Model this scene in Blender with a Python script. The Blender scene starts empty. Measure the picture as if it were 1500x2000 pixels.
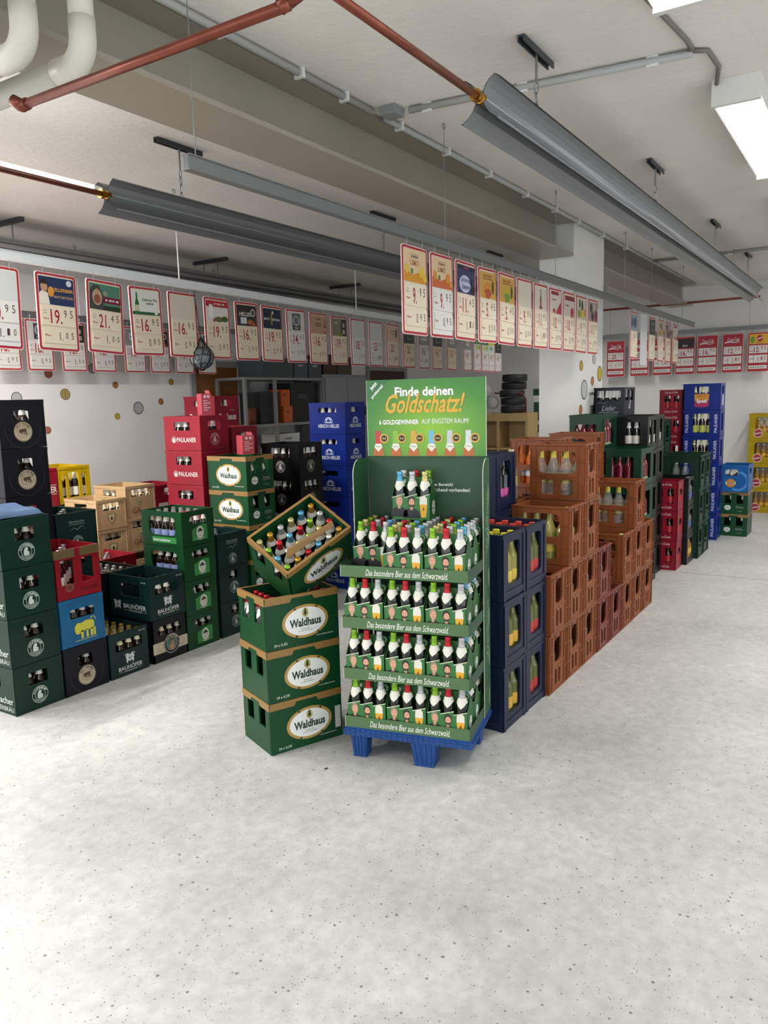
import bpy, math, random
from mathutils import Matrix, Vector
random.seed(7)
S = bpy.context.scene
COL = S.collection
# ------------------------------------------------------------------ camera
yaw, pitch, roll = (math.radians(a) for a in (57.246, 8.245, 1.4915))
cy, sy, cp, sp, cr, sr = math.cos(yaw), math.sin(yaw), math.cos(pitch), math.sin(pitch), math.cos(roll), math.sin(roll)
fwd = Vector((sy*cp, cy*cp, -sp)); rgt = Vector((cy, -sy, 0)); dwn = fwd.cross(rgt)
r2 = cr*rgt + sr*dwn; d2 = -sr*rgt + cr*dwn
cam = bpy.data.objects.new('camera', bpy.data.cameras.new('camera')); COL.objects.link(cam)
m = Matrix.Identity(4)
for i in range(3):
    m[i][0] = r2[i]; m[i][1] = -d2[i]; m[i][2] = -fwd[i]
m[2][3] = 1.7
cam.matrix_world = m
cam.data.sensor_fit = 'VERTICAL'; cam.data.sensor_height = 36; cam.data.lens = 36*1516.3/2000
cam.data.clip_start = 0.05
S.camera = cam
# ------------------------------------------------------------------ world, exposure, lamps' light
W = bpy.data.worlds.new('world'); S.world = W; W.use_nodes = True
W.node_tree.nodes['Background'].inputs[0].default_value = (0.88, 0.95, 1.0, 1)
W.node_tree.nodes['Background'].inputs[1].default_value = 2.2
S.view_settings.view_transform = 'Standard'; S.view_settings.look = 'None'
S.view_settings.exposure = 0.06; S.view_settings.gamma = 1
S.cycles.use_denoising = True
S.cycles.max_bounces = 4; S.cycles.diffuse_bounces = 3; S.cycles.glossy_bounces = 2; S.cycles.caustics_reflective = False; S.cycles.caustics_refractive = False; S.cycles.use_adaptive_sampling = True; S.cycles.adaptive_threshold = .05; S.cycles.transparent_max_bounces = 8
LAMP_POWER = 22
def area(loc, sx, sy_, power, col=(1, .97, .94)):
    l = bpy.data.lights.new('lamp_light', 'AREA'); l.shape = 'RECTANGLE'; l.size = sx; l.size_y = sy_; l.energy = power; l.color = col; l.spread = math.radians(140)
    o = bpy.data.objects.new('lamp_light', l); o.location = loc; COL.objects.link(o); return o
LAMPS = [(1.55, .69), (4.31, .69), (7.07, .69), (9.83, .69), (1.55, -1.9), (4.31, -1.9), (7.07, -1.9), (9.83, -1.9), (-1.3, .69), (-1.3, -1.9), (-1.3, 3.2), (9.6, 3.5), (1.3, 4.9), (-1.5, 4.9)]  # far right row, pillar lamp and most behind camera: unseen, added for light
# ------------------------------------------------------------------ materials
MATS = {}
def mat(name, col, rough=.5, metal=0, emit=0, alpha=1, spec=.5, noise=.0, nscale=8, bump=0, bscale=60):
    if name in MATS: return MATS[name]
    M = bpy.data.materials.new(name); M.use_nodes = True; MATS[name] = M
    nt = M.node_tree; b = nt.nodes['Principled BSDF']
    c = (*col, 1)
    b.inputs['Base Color'].default_value = c; b.inputs['Roughness'].default_value = rough; b.inputs['Metallic'].default_value = metal
    b.inputs['Specular IOR Level'].default_value = spec
    if alpha < 1: b.inputs['Alpha'].default_value = alpha
    if emit: b.inputs['Emission Color'].default_value = c; b.inputs['Emission Strength'].default_value = emit
    if noise or bump: tc = nt.nodes.new('ShaderNodeTexCoord')
    if noise:
        n = nt.nodes.new('ShaderNodeTexNoise'); n.inputs['Scale'].default_value = nscale; n.inputs['Detail'].default_value = 3
        nt.links.new(tc.outputs['Object'], n.inputs['Vector'])
        r = nt.nodes.new('ShaderNodeMapRange'); r.inputs[1].default_value = .3; r.inputs[2].default_value = .7
        r.inputs[3].default_value = 1-noise; r.inputs[4].default_value = 1+noise
        nt.links.new(n.outputs['Fac'], r.inputs[0])
        v = nt.nodes.new('ShaderNodeVectorMath'); v.operation = 'SCALE'; v.inputs[0].default_value = col
        nt.links.new(r.outputs[0], v.inputs['Scale']); nt.links.new(v.outputs[0], b.inputs['Base Color'])
    if bump:
        n2 = nt.nodes.new('ShaderNodeTexNoise'); n2.inputs['Scale'].default_value = bscale; n2.inputs['Detail'].default_value = 2
        nt.links.new(tc.outputs['Object'], n2.inputs['Vector'])
        bp = nt.nodes.new('ShaderNodeBump'); bp.inputs['Strength'].default_value = bump; bp.inputs['Distance'].default_value = .01
        nt.links.new(n2.outputs['Fac'], bp.inputs['Height']); nt.links.new(bp.outputs['Normal'], b.inputs['Normal'])
    return M
def srgb(h):
    h = h.lstrip('#'); v = [int(h[i:i+2], 16)/255 for i in (0, 2, 4)]
    return tuple(x/12.92 if x <= .04045 else ((x+.055)/1.055)**2.4 for x in v)
def P(h, rough=.42, **k):            # plastic / paint by hex
    return mat('paint_'+h+('_%.2f' % rough), srgb(h), rough, **k)
def plastic(h): return mat('plastic_'+h, tuple(c*(1.0 if h in ('7d4526', '70382c') else .74) for c in srgb(h)), .38, noise=.10, nscale=9, spec=.3)
# floor: pale speckled concrete
def floor_mat():
    M = bpy.data.materials.new('speckled_concrete'); M.use_nodes = True; nt = M.node_tree; b = nt.nodes['Principled BSDF']
    tc = nt.nodes.new('ShaderNodeTexCoord')
    def noise(sc, det, lo, hi):
        n = nt.nodes.new('ShaderNodeTexNoise'); n.inputs['Scale'].default_value = sc; n.inputs['Detail'].default_value = det; n.inputs['Roughness'].default_value = .65
        nt.links.new(tc.outputs['Object'], n.inputs['Vector'])
        r = nt.nodes.new('ShaderNodeMapRange'); r.inputs[1].default_value = .3; r.inputs[2].default_value = .7; r.inputs[3].default_value = lo; r.inputs[4].default_value = hi
        nt.links.new(n.outputs['Fac'], r.inputs[0]); return r.outputs[0]
    def specks(sc, thr, keep):
        v = nt.nodes.new('ShaderNodeTexVoronoi'); v.inputs['Scale'].default_value = sc
        nt.links.new(tc.outputs['Object'], v.inputs['Vector'])
        sep = nt.nodes.new('ShaderNodeSeparateColor'); nt.links.new(v.outputs['Color'], sep.inputs[0])
        th = nt.nodes.new('ShaderNodeMath'); th.operation = 'MULTIPLY'; nt.links.new(sep.outputs[1], th.inputs[0]); th.inputs[1].default_value = thr
        a = nt.nodes.new('ShaderNodeMath'); a.operation = 'LESS_THAN'; nt.links.new(v.outputs['Distance'], a.inputs[0]); nt.links.new(th.outputs[0], a.inputs[1])
        c = nt.nodes.new('ShaderNodeMath'); c.operation = 'GREATER_THAN'; nt.links.new(sep.outputs[0], c.inputs[0]); c.inputs[1].default_value = keep
        d = nt.nodes.new('ShaderNodeMath'); d.operation = 'MULTIPLY'; nt.links.new(a.outputs[0], d.inputs[0]); nt.links.new(c.outputs[0], d.inputs[1]); return d.outputs[0]
    big = noise(1.3, 4, .80, 1.12); fine = noise(17, 5, .84, 1.12)
    mu = nt.nodes.new('ShaderNodeMath'); mu.operation = 'MULTIPLY'; nt.links.new(big, mu.inputs[0]); nt.links.new(fine, mu.inputs[1])
    v = nt.nodes.new('ShaderNodeVectorMath'); v.operation = 'SCALE'; v.inputs[0].default_value = (.43, .43, .41); nt.links.new(mu.outputs[0], v.inputs['Scale'])
    s1 = specks(40, .23, .64); s2 = specks(95, .25, .55)
    mx = nt.nodes.new('ShaderNodeMath'); mx.operation = 'MAXIMUM'; nt.links.new(s1, mx.inputs[0]); nt.links.new(s2, mx.inputs[1])
    k = nt.nodes.new('ShaderNodeMath'); k.operation = 'MULTIPLY'; k.inputs[1].default_value = .85; nt.links.new(mx.outputs[0], k.inputs[0])
    mix = nt.nodes.new('ShaderNodeMix'); mix.data_type = 'RGBA'
    nt.links.new(k.outputs[0], mix.inputs[0]); nt.links.new(v.outputs[0], mix.inputs[6]); mix.inputs[7].default_value = (.11, .10, .09, 1)
    nt.links.new(mix.outputs[2], b.inputs['Base Color']); b.inputs['Roughness'].default_value = .42
    MATS['floor'] = M; return M
# ------------------------------------------------------------------ mesh building
class MB:
    def __init__(s): s.v = []; s.f = []; s.m = []; s.cur = 0; s.mats = []
    def use(s, material):
        if material not in s.mats: s.mats.append(material)
        s.cur = s.mats.index(material); return s
    def face(s, pts):
        n = len(s.v); s.v += [tuple(p) for p in pts]; s.f.append(tuple(range(n, n+len(pts)))); s.m.append(s.cur)
    def raw(s, vs, fs):
        n = len(s.v); s.v += [tuple(p) for p in vs]; s.f += [tuple(i+n for i in f) for f in fs]; s.m += [s.cur]*len(fs)
    def box(s, x0, x1, y0, y1, z0, z1):
        s.raw([(x0,y0,z0),(x1,y0,z0),(x1,y1,z0),(x0,y1,z0),(x0,y0,z1),(x1,y0,z1),(x1,y1,z1),(x0,y1,z1)],
              [(0,3,2,1),(4,5,6,7),(0,1,5,4),(1,2,6,5),(2,3,7,6),(3,0,4,7)]); return s
    def obox(s, F, u0, u1, v0, v1, n0, n1):
        p = [F(u, v, n) for n in (n0, n1) for u, v in ((u0,v0),(u1,v0),(u1,v1),(u0,v1))]
        s.raw(p, [(0,3,2,1),(4,5,6,7),(0,1,5,4),(1,2,6,5),(2,3,7,6),(3,0,4,7)]); return s
    def prism(s, F, pts, n0, n1):
        k = len(pts); a = [F(u, v, n0) for u, v in pts]; b = [F(u, v, n1) for u, v in pts]
        s.raw(a+b, [tuple(range(k-1,-1,-1)), tuple(range(k,2*k))]+[(i,(i+1)%k,(i+1)%k+k,i+k) for i in range(k)]); return s
    def tube(s, p0, p1, r, n=10, r1=None, caps=True):
        p0 = Vector(p0); p1 = Vector(p1); d = (p1-p0).normalized(); a = d.orthogonal().normalized(); b = d.cross(a)
        r1 = r if r1 is None else r1
        A = [p0+(a*math.cos(2*math.pi*i/n)+b*math.sin(2*math.pi*i/n))*r for i in range(n)]
        B = [p1+(a*math.cos(2*math.pi*i/n)+b*math.sin(2*math.pi*i/n))*r1 for i in range(n)]
        fs = [(i,(i+1)%n,(i+1)%n+n,i+n) for i in range(n)]
        if caps: fs += [tuple(range(n-1,-1,-1)), tuple(range(n,2*n))]
        s.raw(A+B, fs); return s
    def path(s, pts, r, n=10):
        P_ = [Vector(p) for p in pts]; k = len(P_); d = (P_[1]-P_[0]).normalized(); a = d.orthogonal().normalized(); vs = []
        for i, p in enumerate(P_):
            t = ((P_[min(i+1, k-1)]-P_[max(i-1, 0)])).normalized(); a = (a-t*a.dot(t)).normalized(); b = t.cross(a)
            vs += [p+(a*math.cos(2*math.pi*j/n)+b*math.sin(2*math.pi*j/n))*r for j in range(n)]
        s.raw(vs, [(i*n+j, i*n+(j+1) % n, (i+1)*n+(j+1) % n, (i+1)*n+j) for i in range(k-1) for j in range(n)]+[tuple(range(n-1, -1, -1)), tuple(range((k-1)*n, k*n))]); return s
    def lathe(s, prof, n=12, c=(0,0,0), caps=True):
        vs = []; k = len(prof)
        for r, z in prof:
            vs += [(c[0]+r*math.cos(2*math.pi*i/n), c[1]+r*math.sin(2*math.pi*i/n), c[2]+z) for i in range(n)]
        fs = [(j*n+i, j*n+(i+1)%n, (j+1)*n+(i+1)%n, (j+1)*n+i) for j in range(k-1) for i in range(n)]
        if caps: fs += [tuple(range(n-1,-1,-1)), tuple(range((k-1)*n, k*n))]
        s.raw(vs, fs); return s
    def torus(s, c, R, r, axis='z', n=20, k=8, sq=1.0):
        vs = []
        for i in range(n):
            a = 2*math.pi*i/n
            for j in range(k):
                b = 2*math.pi*j/k; q = R+r*math.cos(b); h = r*math.sin(b)*sq
                p = (q*math.cos(a), q*math.sin(a), h)
                if axis == 'x': p = (h, p[0], p[1])
                if axis == 'y': p = (p[0], h, p[1])
                vs.append((c[0]+p[0], c[1]+p[1], c[2]+p[2]))
        s.raw(vs, [(i*k+j, ((i+1)%n)*k+j, ((i+1)%n)*k+(j+1)%k, i*k+(j+1)%k) for i in range(n) for j in range(k)]); return s
    # flat prints on a face frame
    def ell(s, F, cx, cy_, rx, ry, n0=.0015, k=24):
        s.face([F(cx+rx*math.cos(2*math.pi*i/k), cy_+ry*math.sin(2*math.pi*i/k), n0) for i in range(k)]); return s
    def ring(s, F, cx, cy_, ro, ri, n0=.0015, k=28, a0=0, a1=360, sy_=1):
        a0 = math.radians(a0); a1 = math.radians(a1)
        for i in range(k):
            t = a0+(a1-a0)*i/k; q = a0+(a1-a0)*(i+1)/k
            s.face([F(cx+ri*math.cos(t), cy_+ri*math.sin(t)*sy_, n0), F(cx+ro*math.cos(t), cy_+ro*math.sin(t)*sy_, n0), F(cx+ro*math.cos(q), cy_+ro*math.sin(q)*sy_, n0), F(cx+ri*math.cos(q), cy_+ri*math.sin(q)*sy_, n0)])
        return s
    def poly(s, F, pts, n0=.0015): s.face([F(u, v, n0) for u, v in pts]); return s
    def rect(s, F, u0, u1, v0, v1, n0=.0015): return s.poly(F, [(u0,v0),(u1,v0),(u1,v1),(u0,v1)], n0)
    def text(s, F, t, cx, cy_, h=None, w=None, bold=0, shear=0, rot=0, n0=.002, align='C'):
        vs, fs, (x0, x1, y0, y1) = glyphs(t, bold, shear)
        sx = sz = None
        if h: sz = h/(y1-y0)
        if w: sx = w/(x1-x0)
        sx = sx or sz; sz = sz or sx
        ox = {'C': (x0+x1)/2, 'L': x0, 'R': x1}[align]; oy = (y0+y1)/2
        c, q = math.cos(rot), math.sin(rot); out = []
        for x, y in vs:
            a = (x-ox)*sx; b = (y-oy)*sz
            out.append(F(cx+a*c-b*q, cy_+a*q+b*c, n0))
        s.raw(out, fs); return s
    def arc(s, F, t, cx, cy_, r, h, mid=90, span=150, flip=False, n0=.002):
        n = len(t)
        for i, ch in enumerate(t):
            if ch == ' ': continue
            q = (i+.5)/n-.5
            a = math.radians(mid-span*q if not flip else mid+span*q)
            s.text(F, ch, cx+r*math.cos(a), cy_+r*math.sin(a), h=h, rot=a-math.pi/2 if not flip else a+math.pi/2, n0=n0, bold=.02)
        return s
    def mesh(s, name, smooth=False):
        me = bpy.data.meshes.new(name); me.from_pydata(s.v, [], s.f)
        for M in s.mats: me.materials.append(M)
        me.polygons.foreach_set('material_index', s.m)
        if smooth: me.polygons.foreach_set('use_smooth', [True]*len(s.f))
        me.update(); return me
_gl = {}
def glyphs(t, bold=0, shear=0):
    k = (t, bold, shear)
    if k in _gl: return _gl[k]
    c = bpy.data.curves.new('t', 'FONT'); c.body = t; c.resolution_u = 2; c.offset = bold; c.shear = shear
    o = bpy.data.objects.new('t', c); COL.objects.link(o)
    me = o.to_mesh(); vs = [(v.co.x, v.co.y) for v in me.vertices]; fs = [tuple(p.vertices) for p in me.polygons]
    o.to_mesh_clear(); bpy.data.objects.remove(o); bpy.data.curves.remove(c)
    xs = [v[0] for v in vs]; ys = [v[1] for v in vs]
    _gl[k] = (vs, fs, (min(xs), max(xs), min(ys), max(ys))); return _gl[k]
def frame(o, U, V, N):
    o, U, V, N = map(Vector, (o, U, V, N))
    return lambda u, v, n=0: o+U*u+V*v+N*n
def add(name, me, parent=None, mw=None):
    o = bpy.data.objects.new(name, me); COL.objects.link(o)
    if parent: o.parent = parent
    if mw is not None: o.matrix_world = mw
    return o
def part(name, mb, parent, smooth=False): return add(name, mb.mesh(name, smooth), parent)
def tag(o, label, cat, group=None):
    o['label'] = label; o['category'] = cat
    if group: o['group'] = group
    return o
def root(name, label, cat, loc=(0,0,0), rz=0, group=None):
    o = bpy.data.objects.new(name, None); o.empty_display_size = .05; COL.objects.link(o)
    o.location = loc; o.rotation_euler = (0, 0, rz)
    return tag(o, label, cat, group)
def solo(name, mb, label, cat, group=None, smooth=False): return tag(add(name, mb.mesh(name, smooth)), label, cat, group)
def struct(name, mb, smooth=False):
    o = add(name, mb.mesh(name, smooth)); o['kind'] = 'structure'; return o
XY = frame((0,0,0), (1,0,0), (0,0,1), (0,-1,0))    # a plain frame facing -y
WHITE = P('e6e6e2', .5); BLACK = P('0b0b0d', .4); DARK = P('16181a', .4)
# ------------------------------------------------------------------ room shell
ZC = 3.2; YW = 6.6; XW = 12.25
wallm = mat('white_wall', srgb('e2e1de'), .85, noise=.03, nscale=3, bump=.15, bscale=40)
ceilm = mat('plaster_ceiling', srgb('e4dfd8'), .9, noise=.05, nscale=2, bump=.4, bscale=25)
b = MB().use(floor_mat()); b.box(-5, XW+.2, -4.2, YW+.2, -.1, 0); floor = struct('floor', b)
b = MB().use(P('6a6a66', .9)); b.box(7.588, 7.594, -4, 6.5, .0, .0006); j = add('floor_joint', b.mesh('floor_joint'), floor)
b = MB().use(ceilm); b.box(-5, XW+.2, -4.2, YW+.2, ZC, ZC+.12); struct('ceiling', b)
b = MB().use(wallm); b.box(XW, XW+.15, -4.2, YW+.2, 0, ZC); struct('wall_back', b)
b = MB().use(wallm); b.box(-5, XW, YW, YW+.15, 0, ZC); struct('wall_left', b)
b = MB().use(wallm); b.box(5.5, XW, -4.2, -4.05, 0, ZC); struct('wall_right', b)      # the shop front, open to daylight, lies before it and behind the camera
# column with its painted coins
b = MB().use(wallm); b.box(6.84, 7.706, 2.36, 2.675, 0, ZC); pil = struct('pillar', b)
def coin(F, cu, cv, r, col, parent, one=False):
    b = MB().use(P(col, .7)); b.ell(F, cu, cv, r, r, .002, 28)
    b.use(P('2a2a2c', .7)); b.ring(F, cu, cv, r*1.06, r*.94, .0025)
    if one:
        b.ring(F, cu, cv, r*.62, r*.56, .0025); b.text(F, '1', cu, cv, h=r*.8, n0=.003)
    add('painted_coin', b.mesh('painted_coin'), parent)
FP = frame((0, 2.36, 0), (1,0,0), (0,0,1), (0,-1,0))
for u, v, r, c in ((7.068,1.96,.045,'b8952f'),(7.44,2.03,.045,'b9b9b9'),(7.62,1.895,.07,'bfa52a'),(7.40,1.824,.042,'b0703f'),(7.16,1.742,.085,'bdbdbd'),(7.475,1.58,.05,'c2c2c2'),(7.066,1.561,.042,'b0703f')):
    coin(FP, u, v, r, c, pil)
FWL = frame((0, YW, 0), (1,0,0), (0,0,1), (0,-1,0)); wl = bpy.data.objects['wall_left']
for u, v, r, c, o in ((4.685,1.828,.05,'a89a55',1),(5.544,1.677,.062,'a9a9ab',0),(5.269,1.60,.032,'b3a02c',0),(5.273,1.916,.033,'a0693a',0),(4.525,2.02,.04,'9a5b40',0),(5.012,2.075,.045,'a5a5a7',0),(4.467,1.497,.033,'a8654a',0),(6.016,1.95,.033,'a88a2c',0),(5.854,1.741,.033,'a0693a',0),(4.184,1.80,.05,'b0b0b0',0)):
    coin(FWL, u, v, r, c, wl, o)
# doors in the left wall
def door(n, x0, x1, h, col):
    b = MB().use(P('8d8d8b', .6)); y = YW-.03
    b.box(x0-.07, x0, y, YW, 0, h+.07).box(x1, x1+.07, y, YW, 0, h+.07).box(x0, x1, y, YW, h, h+.07)
    d = struct('door_%d' % n, b)
    b = MB().use(mat('wood_'+col, srgb(col), .45, noise=.15, nscale=3)); b.box(x0, x1, YW-.012, YW, 0, h); part('door_leaf', b, d)
    b = MB().use(P('a8a8a8', .3, metal=1)); b.tube((x0+.07, YW-.06, 1.05), (x0+.19, YW-.06, 1.05), .009).tube((x0+.08, YW-.06, 1.05), (x0+.08, YW-.012, 1.05), .011); part('door_handle', b, d)
door(1, 6.36, 7.05, 2.12, '7a4a1c'); door(2, 9.92, 10.95, 2.14, '3a150e')
# ------------------------------------------------------------------ steel beams
steel = mat('painted_steel_beam', srgb('9a9384'), .35, noise=.06, nscale=2, spec=.6)
def ibeam(n, x0, x1, y0=2.36, y1=2.69, zb=2.898):
    b = MB().use(steel); ym = (y0+y1)/2
    b.box(x0, x1, y0, y1, ZC-.022, ZC-.001).box(x0, x1, ym-.008, ym+.008, zb+.022, ZC-.022).box(x0, x1, y0, y1, zb, zb+.022)
    struct('trim_%d' % n, b)
ibeam(1, -1, 6.836); ibeam(2, 7.71, 11.9)
# ------------------------------------------------------------------ overhead services
cop = mat('copper', srgb('7a4030'), .35, metal=.6, noise=.12, nscale=20)
brass = mat('brass', srgb('b98a3a'), .25, metal=1)
alu = mat('anodised_panel', srgb('85878b'), .42, metal=.6)
galv = P('8f9396', .35, metal=.9); strut = P('45494d', .45, metal=.4)
def heater(nm, x0, x1, y, z, label):
    t = root(nm, label, 'heater', (x0, y, z))
    for s in (-1, 1):
        prof = [(s*.085, .062)]
        for i in range(9):
            a = math.radians(62-124*i/8); prof.append((s*(.107-.092*math.cos(a)), .076*math.sin(a)/math.sin(math.radians(62))*.98))
        prof += [(s*.075, -.086), (s*.078, -.078)]
        b = MB().use(alu); L = x1-x0
        for (ya, za), (yb, zb) in zip(prof, prof[1:]):
            for dy in (0, -s*.003):
                b.face([(0, ya+dy, za), (L, ya+dy, za), (L, yb+dy, zb), (0, yb+dy, zb)])
        part('radiant_wing', b, t, True)
    b = MB().use(alu); b.tube((0.01, 0, 0), (x1-x0, 0, 0), .016, 12); part('heating_pipe', b, t, True)
    b = MB().use(brass); b.lathe([(.014,0),(.022,0),(.022,.02),(.017,.022),(.017,.035),(.024,.037),(.024,.06),(.014,.06)], 10)
    me = b.mesh('pipe_coupling', False); o = add('pipe_coupling', me, t); o.rotation_euler = (0, -math.pi/2, 0); o.location = (.02, 0, 0)
    return t
def hanger(x, y, ztop_to, label, alongx=True, L=.35, rod=.14, group='ceiling hangers of the radiant heaters'):
    t = root('ceiling_hanger', label, 'hanger', (x, y, ZC), 0, group)
    b = MB().use(strut); q = L/2
    if alongx: b.box(-q, q, -.016, -.010, -.028, -.0005).box(-q, q, .010, .016, -.028, -.0005).box(-q, q, -.010, .010, -.008, -.0005)
    else: b.box(-.02, -.012, -q, q, -.04, -.0005).box(.012, .02, -q, q, -.04, -.0005).box(-.012, .012, -q, q, -.008, -.0005)
    part('strut_channel', b, t)
    b = MB().use(galv); b.tube((0,0,-.008), (0,0,-rod), .006, 8); part('threaded_rod', b, t)
    z = -rod; k = 0
    while ZC+z-.045 > ztop_to-.02:
        b = MB().use(galv); F = frame((0,0,z-.022), (1,0,0) if k % 2 else (0,1,0), (0,0,1), (0,1,0) if k % 2 else (1,0,0))
        pts = [F(.009*math.cos(a), .026*math.sin(a), 0) for a in [i*math.pi/4 for i in range(9)]]
        b.path(pts, .0028, 5); part('chain_link', b, t); z -= .042; k += 1
heater('radiant_heater', 2.88, 10.55, 1.37, 2.832, 'long aluminium radiant heater panel over the right aisle, fed by copper pipe')
for x, w in ((3.46, 'nearest'), (5.58, 'second'), (7.77, 'third'), (9.78, 'farthest')):
    hanger(x, 1.37, 2.90, w+' dark strut hanger with chain holding the right heater panel')
heater('radiant_heater', 2.87, 9.2, 3.55, 2.815, 'long aluminium radiant heater panel on the left behind the steel beam')
for x, w in ((3.41, 'nearest'), (5.62, 'second'), (7.81, 'third')):
    hanger(x, 3.55, 2.89, w+' dark strut hanger with chain holding the left heater panel')
t = root('radiant_heater', 'dim grey heater trunk close to the ceiling above the left wall', 'heater', (0, 6.05, 3.03))
b = MB().use(P('77787a', .5)); b.box(1, 11.6, -.16, .16, -.03, 0); part('heater_panel', b, t)
for y in (-.12, .12):
    b = MB().use(P('77787a', .5)); b.tube((1, y, -.045), (11.6, y, -.045), .02); part('heating_pipe', b, t, True)
for x, w in ((3.87, 'nearest'), (6.16, 'second'), (8.6, 'farthest')):
    t = root('ceiling_hanger', w+' dark crossbar on two rods holding the heater trunk by left wall', 'hanger', (x, 6.05, ZC), 0, 'ceiling hangers of the radiant heaters')
    b = MB().use(strut); b.box(-.02, .02, -.24, .24, -.035, -.0005); part('strut_channel', b, t)
    for y in (-.1, .1):
        b = MB().use(galv); b.tube((0, y, -.035), (0, y, -.171), .006, 6); part('threaded_rod', b, t)
# copper feed pipes
t = root('copper_pipe', 'copper pipe running across the top left to the right heater', 'pipe', (1.62, 1.28, 2.66))
b = MB().use(cop); b.tube((0,0,0), (0,1.10,0), .0145, 14); part('cross_pipe', b, t, True)
b = MB().use(cop); b.lathe([(.015,0),(.0185,0),(.0185,.025),(.02,.026),(.02,.032),(.015,.033)], 12); o = part('end_elbow', b, t, True); o.rotation_euler = (math.radians(-90),0,0); o.location = (0,1.07,0)
b = MB().use(cop); b.tube((0,1.10,0), (-.015,1.125,.02), .02, 12, .017); part('end_elbow', b, t, True)
b = MB().use(cop); b.path([(0,.03,0), (.02,-.02,.03), (.12,.03,.14), (.18,.09,.172)], .0185, 12); part('corner_elbow', b, t, True)
b = MB().use(cop); b.tube((.17,.09,.172), (1.25,.09,.172), .0145, 14); part('long_pipe', b, t, True)
b = MB().use(cop); b.tube((11.5,1.45,2.91), (11.5,3.6,2.90), .016); solo('copper_pipe', b, 'thin copper pipe crossing under the far beam before the back wall', 'pipe', smooth=True)
# LED batten and pipe feeding the left heater
t = root('led_batten', 'bright white LED strip lamp beside copper pipe at upper left', 'lamp', (-1.4, 3.55, 2.83))
for k in range(3): area((-.65+1.4*k, 3.592, 2.838), 1.3, .02, 12).data.spread = math.pi
b = MB().use(mat('led_tube', (1,1,1), .5, emit=10)); b.box(0, 4.22, .03, .055, .012, .03); part('led_tube', b, t)
b = MB().use(P('55565a', .4, metal=.5)); b.box(0, 4.22, .052, .06, .004, .034); part('batten_housing', b, t)
b = MB().use(cop); b.tube((-1.4,3.55,2.815), (2.88,3.55,2.815), .0145, 12); solo('copper_pipe', b, 'copper feed pipe entering the left heater under the LED strip', 'pipe', smooth=True)
# white waste pipes
pvc = P('cfcbc0', .4)
for x, y, z, r, w in ((1.722, 2.187, 2.775, .039, 'right'), (1.552, 2.235, 2.765, .038, 'left')):
    t = root('waste_pipe', 'thick white plastic waste pipe at top left corner, the %s one' % w, 'pipe', (x, y, z), 0, 'white waste pipes')
    b = MB().use(pvc); b.tube((0,0,.06), (0,0,ZC-z-.001), r, 20); part('drop_pipe', b, t, True)
    b = MB().use(pvc); pts = [(0, .07-.07*math.cos(a), .07-.07*math.sin(a)) for a in [i*math.pi/2/6 for i in range(7)]]
    b.path([(0,0,.13)]+pts+[(0,.13,0)], r*1.07, 20)
    part('pipe_elbow', b, t, True)
    b = MB().use(pvc); b.tube((0,.065,0), (0,4.0,.0), r, 20); part('long_pipe', b, t, True)
# conduits with clips
cond = P('a9aaa8', .5); clipm = P('e2e2e0', .5)
def conduit(p0, p1, clips, label, r=.017):
    t = root('ceiling_conduit', label, 'conduit', (p0[0], p0[1], ZC))
    p0 = Vector(p0); p1 = Vector(p1); q = p1-p0
    b = MB().use(cond); b.tube((0,0,-r-.004), (q.x, q.y, -r-.004), r, 10); part('conduit_tube', b, t, True)
    d = q.normalized()
    for c in clips:
        b = MB().use(clipm); e = d*c; b.box(e.x-.008, e.x+.008, e.y-.026, e.y+.026, -.045, -.0005); part('pipe_clip', b, t)
conduit((.6, 2.325, 0), (3.60, 2.325, 0), (1.9, 2.4, 2.75), 'grey ceiling conduit along the steel beam, nearer half')
conduit((3.72, 2.325, 0), (11.8, 2.325, 0), (.15, .7, 1.3, 1.95, 2.55, 3.1, 3.8, 4.6), 'grey ceiling conduit along the steel beam past the junction box')
conduit((3.70, 2.16, 0), (3.86, .80, 0), (.1, .6, 1.2), 'grey ceiling conduit crossing over the right heater to the lamp')
conduit((9.4, 2.30, 0), (9.4, -1.5, 0), (.3, .8, 1.4), 'thin grey ceiling conduit crossing near the back wall')
t = root('junction_box', 'small grey junction box on ceiling where conduits meet', 'junction box', (3.66, 2.24, ZC))
b = MB().use(P('8d9092', .5)); b.box(-.05, .05, -.045, .045, -.045, -.0005); part('box_body', b, t)
b = MB().use(P('6f7274', .5)); b.tube((.05,.03,-.022), (.075,.04,-.022), .014); part('cable_gland', b, t)
b = MB().use(P('77726b', .7)); b.path([(3.86,.80,ZC-.012),(3.90,.745,ZC-.010),(4.12,.735,ZC-.010),(4.3,.775,ZC-.02)], .011, 6); b.path([(3.2,.86,ZC-.01),(3.75,.80,ZC-.01),(3.86,.80,ZC-.012)], .011, 6)
solo('lamp_cable', b, 'grey cable stuck to the ceiling between the box lamps', 'cable', smooth=True)
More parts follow.
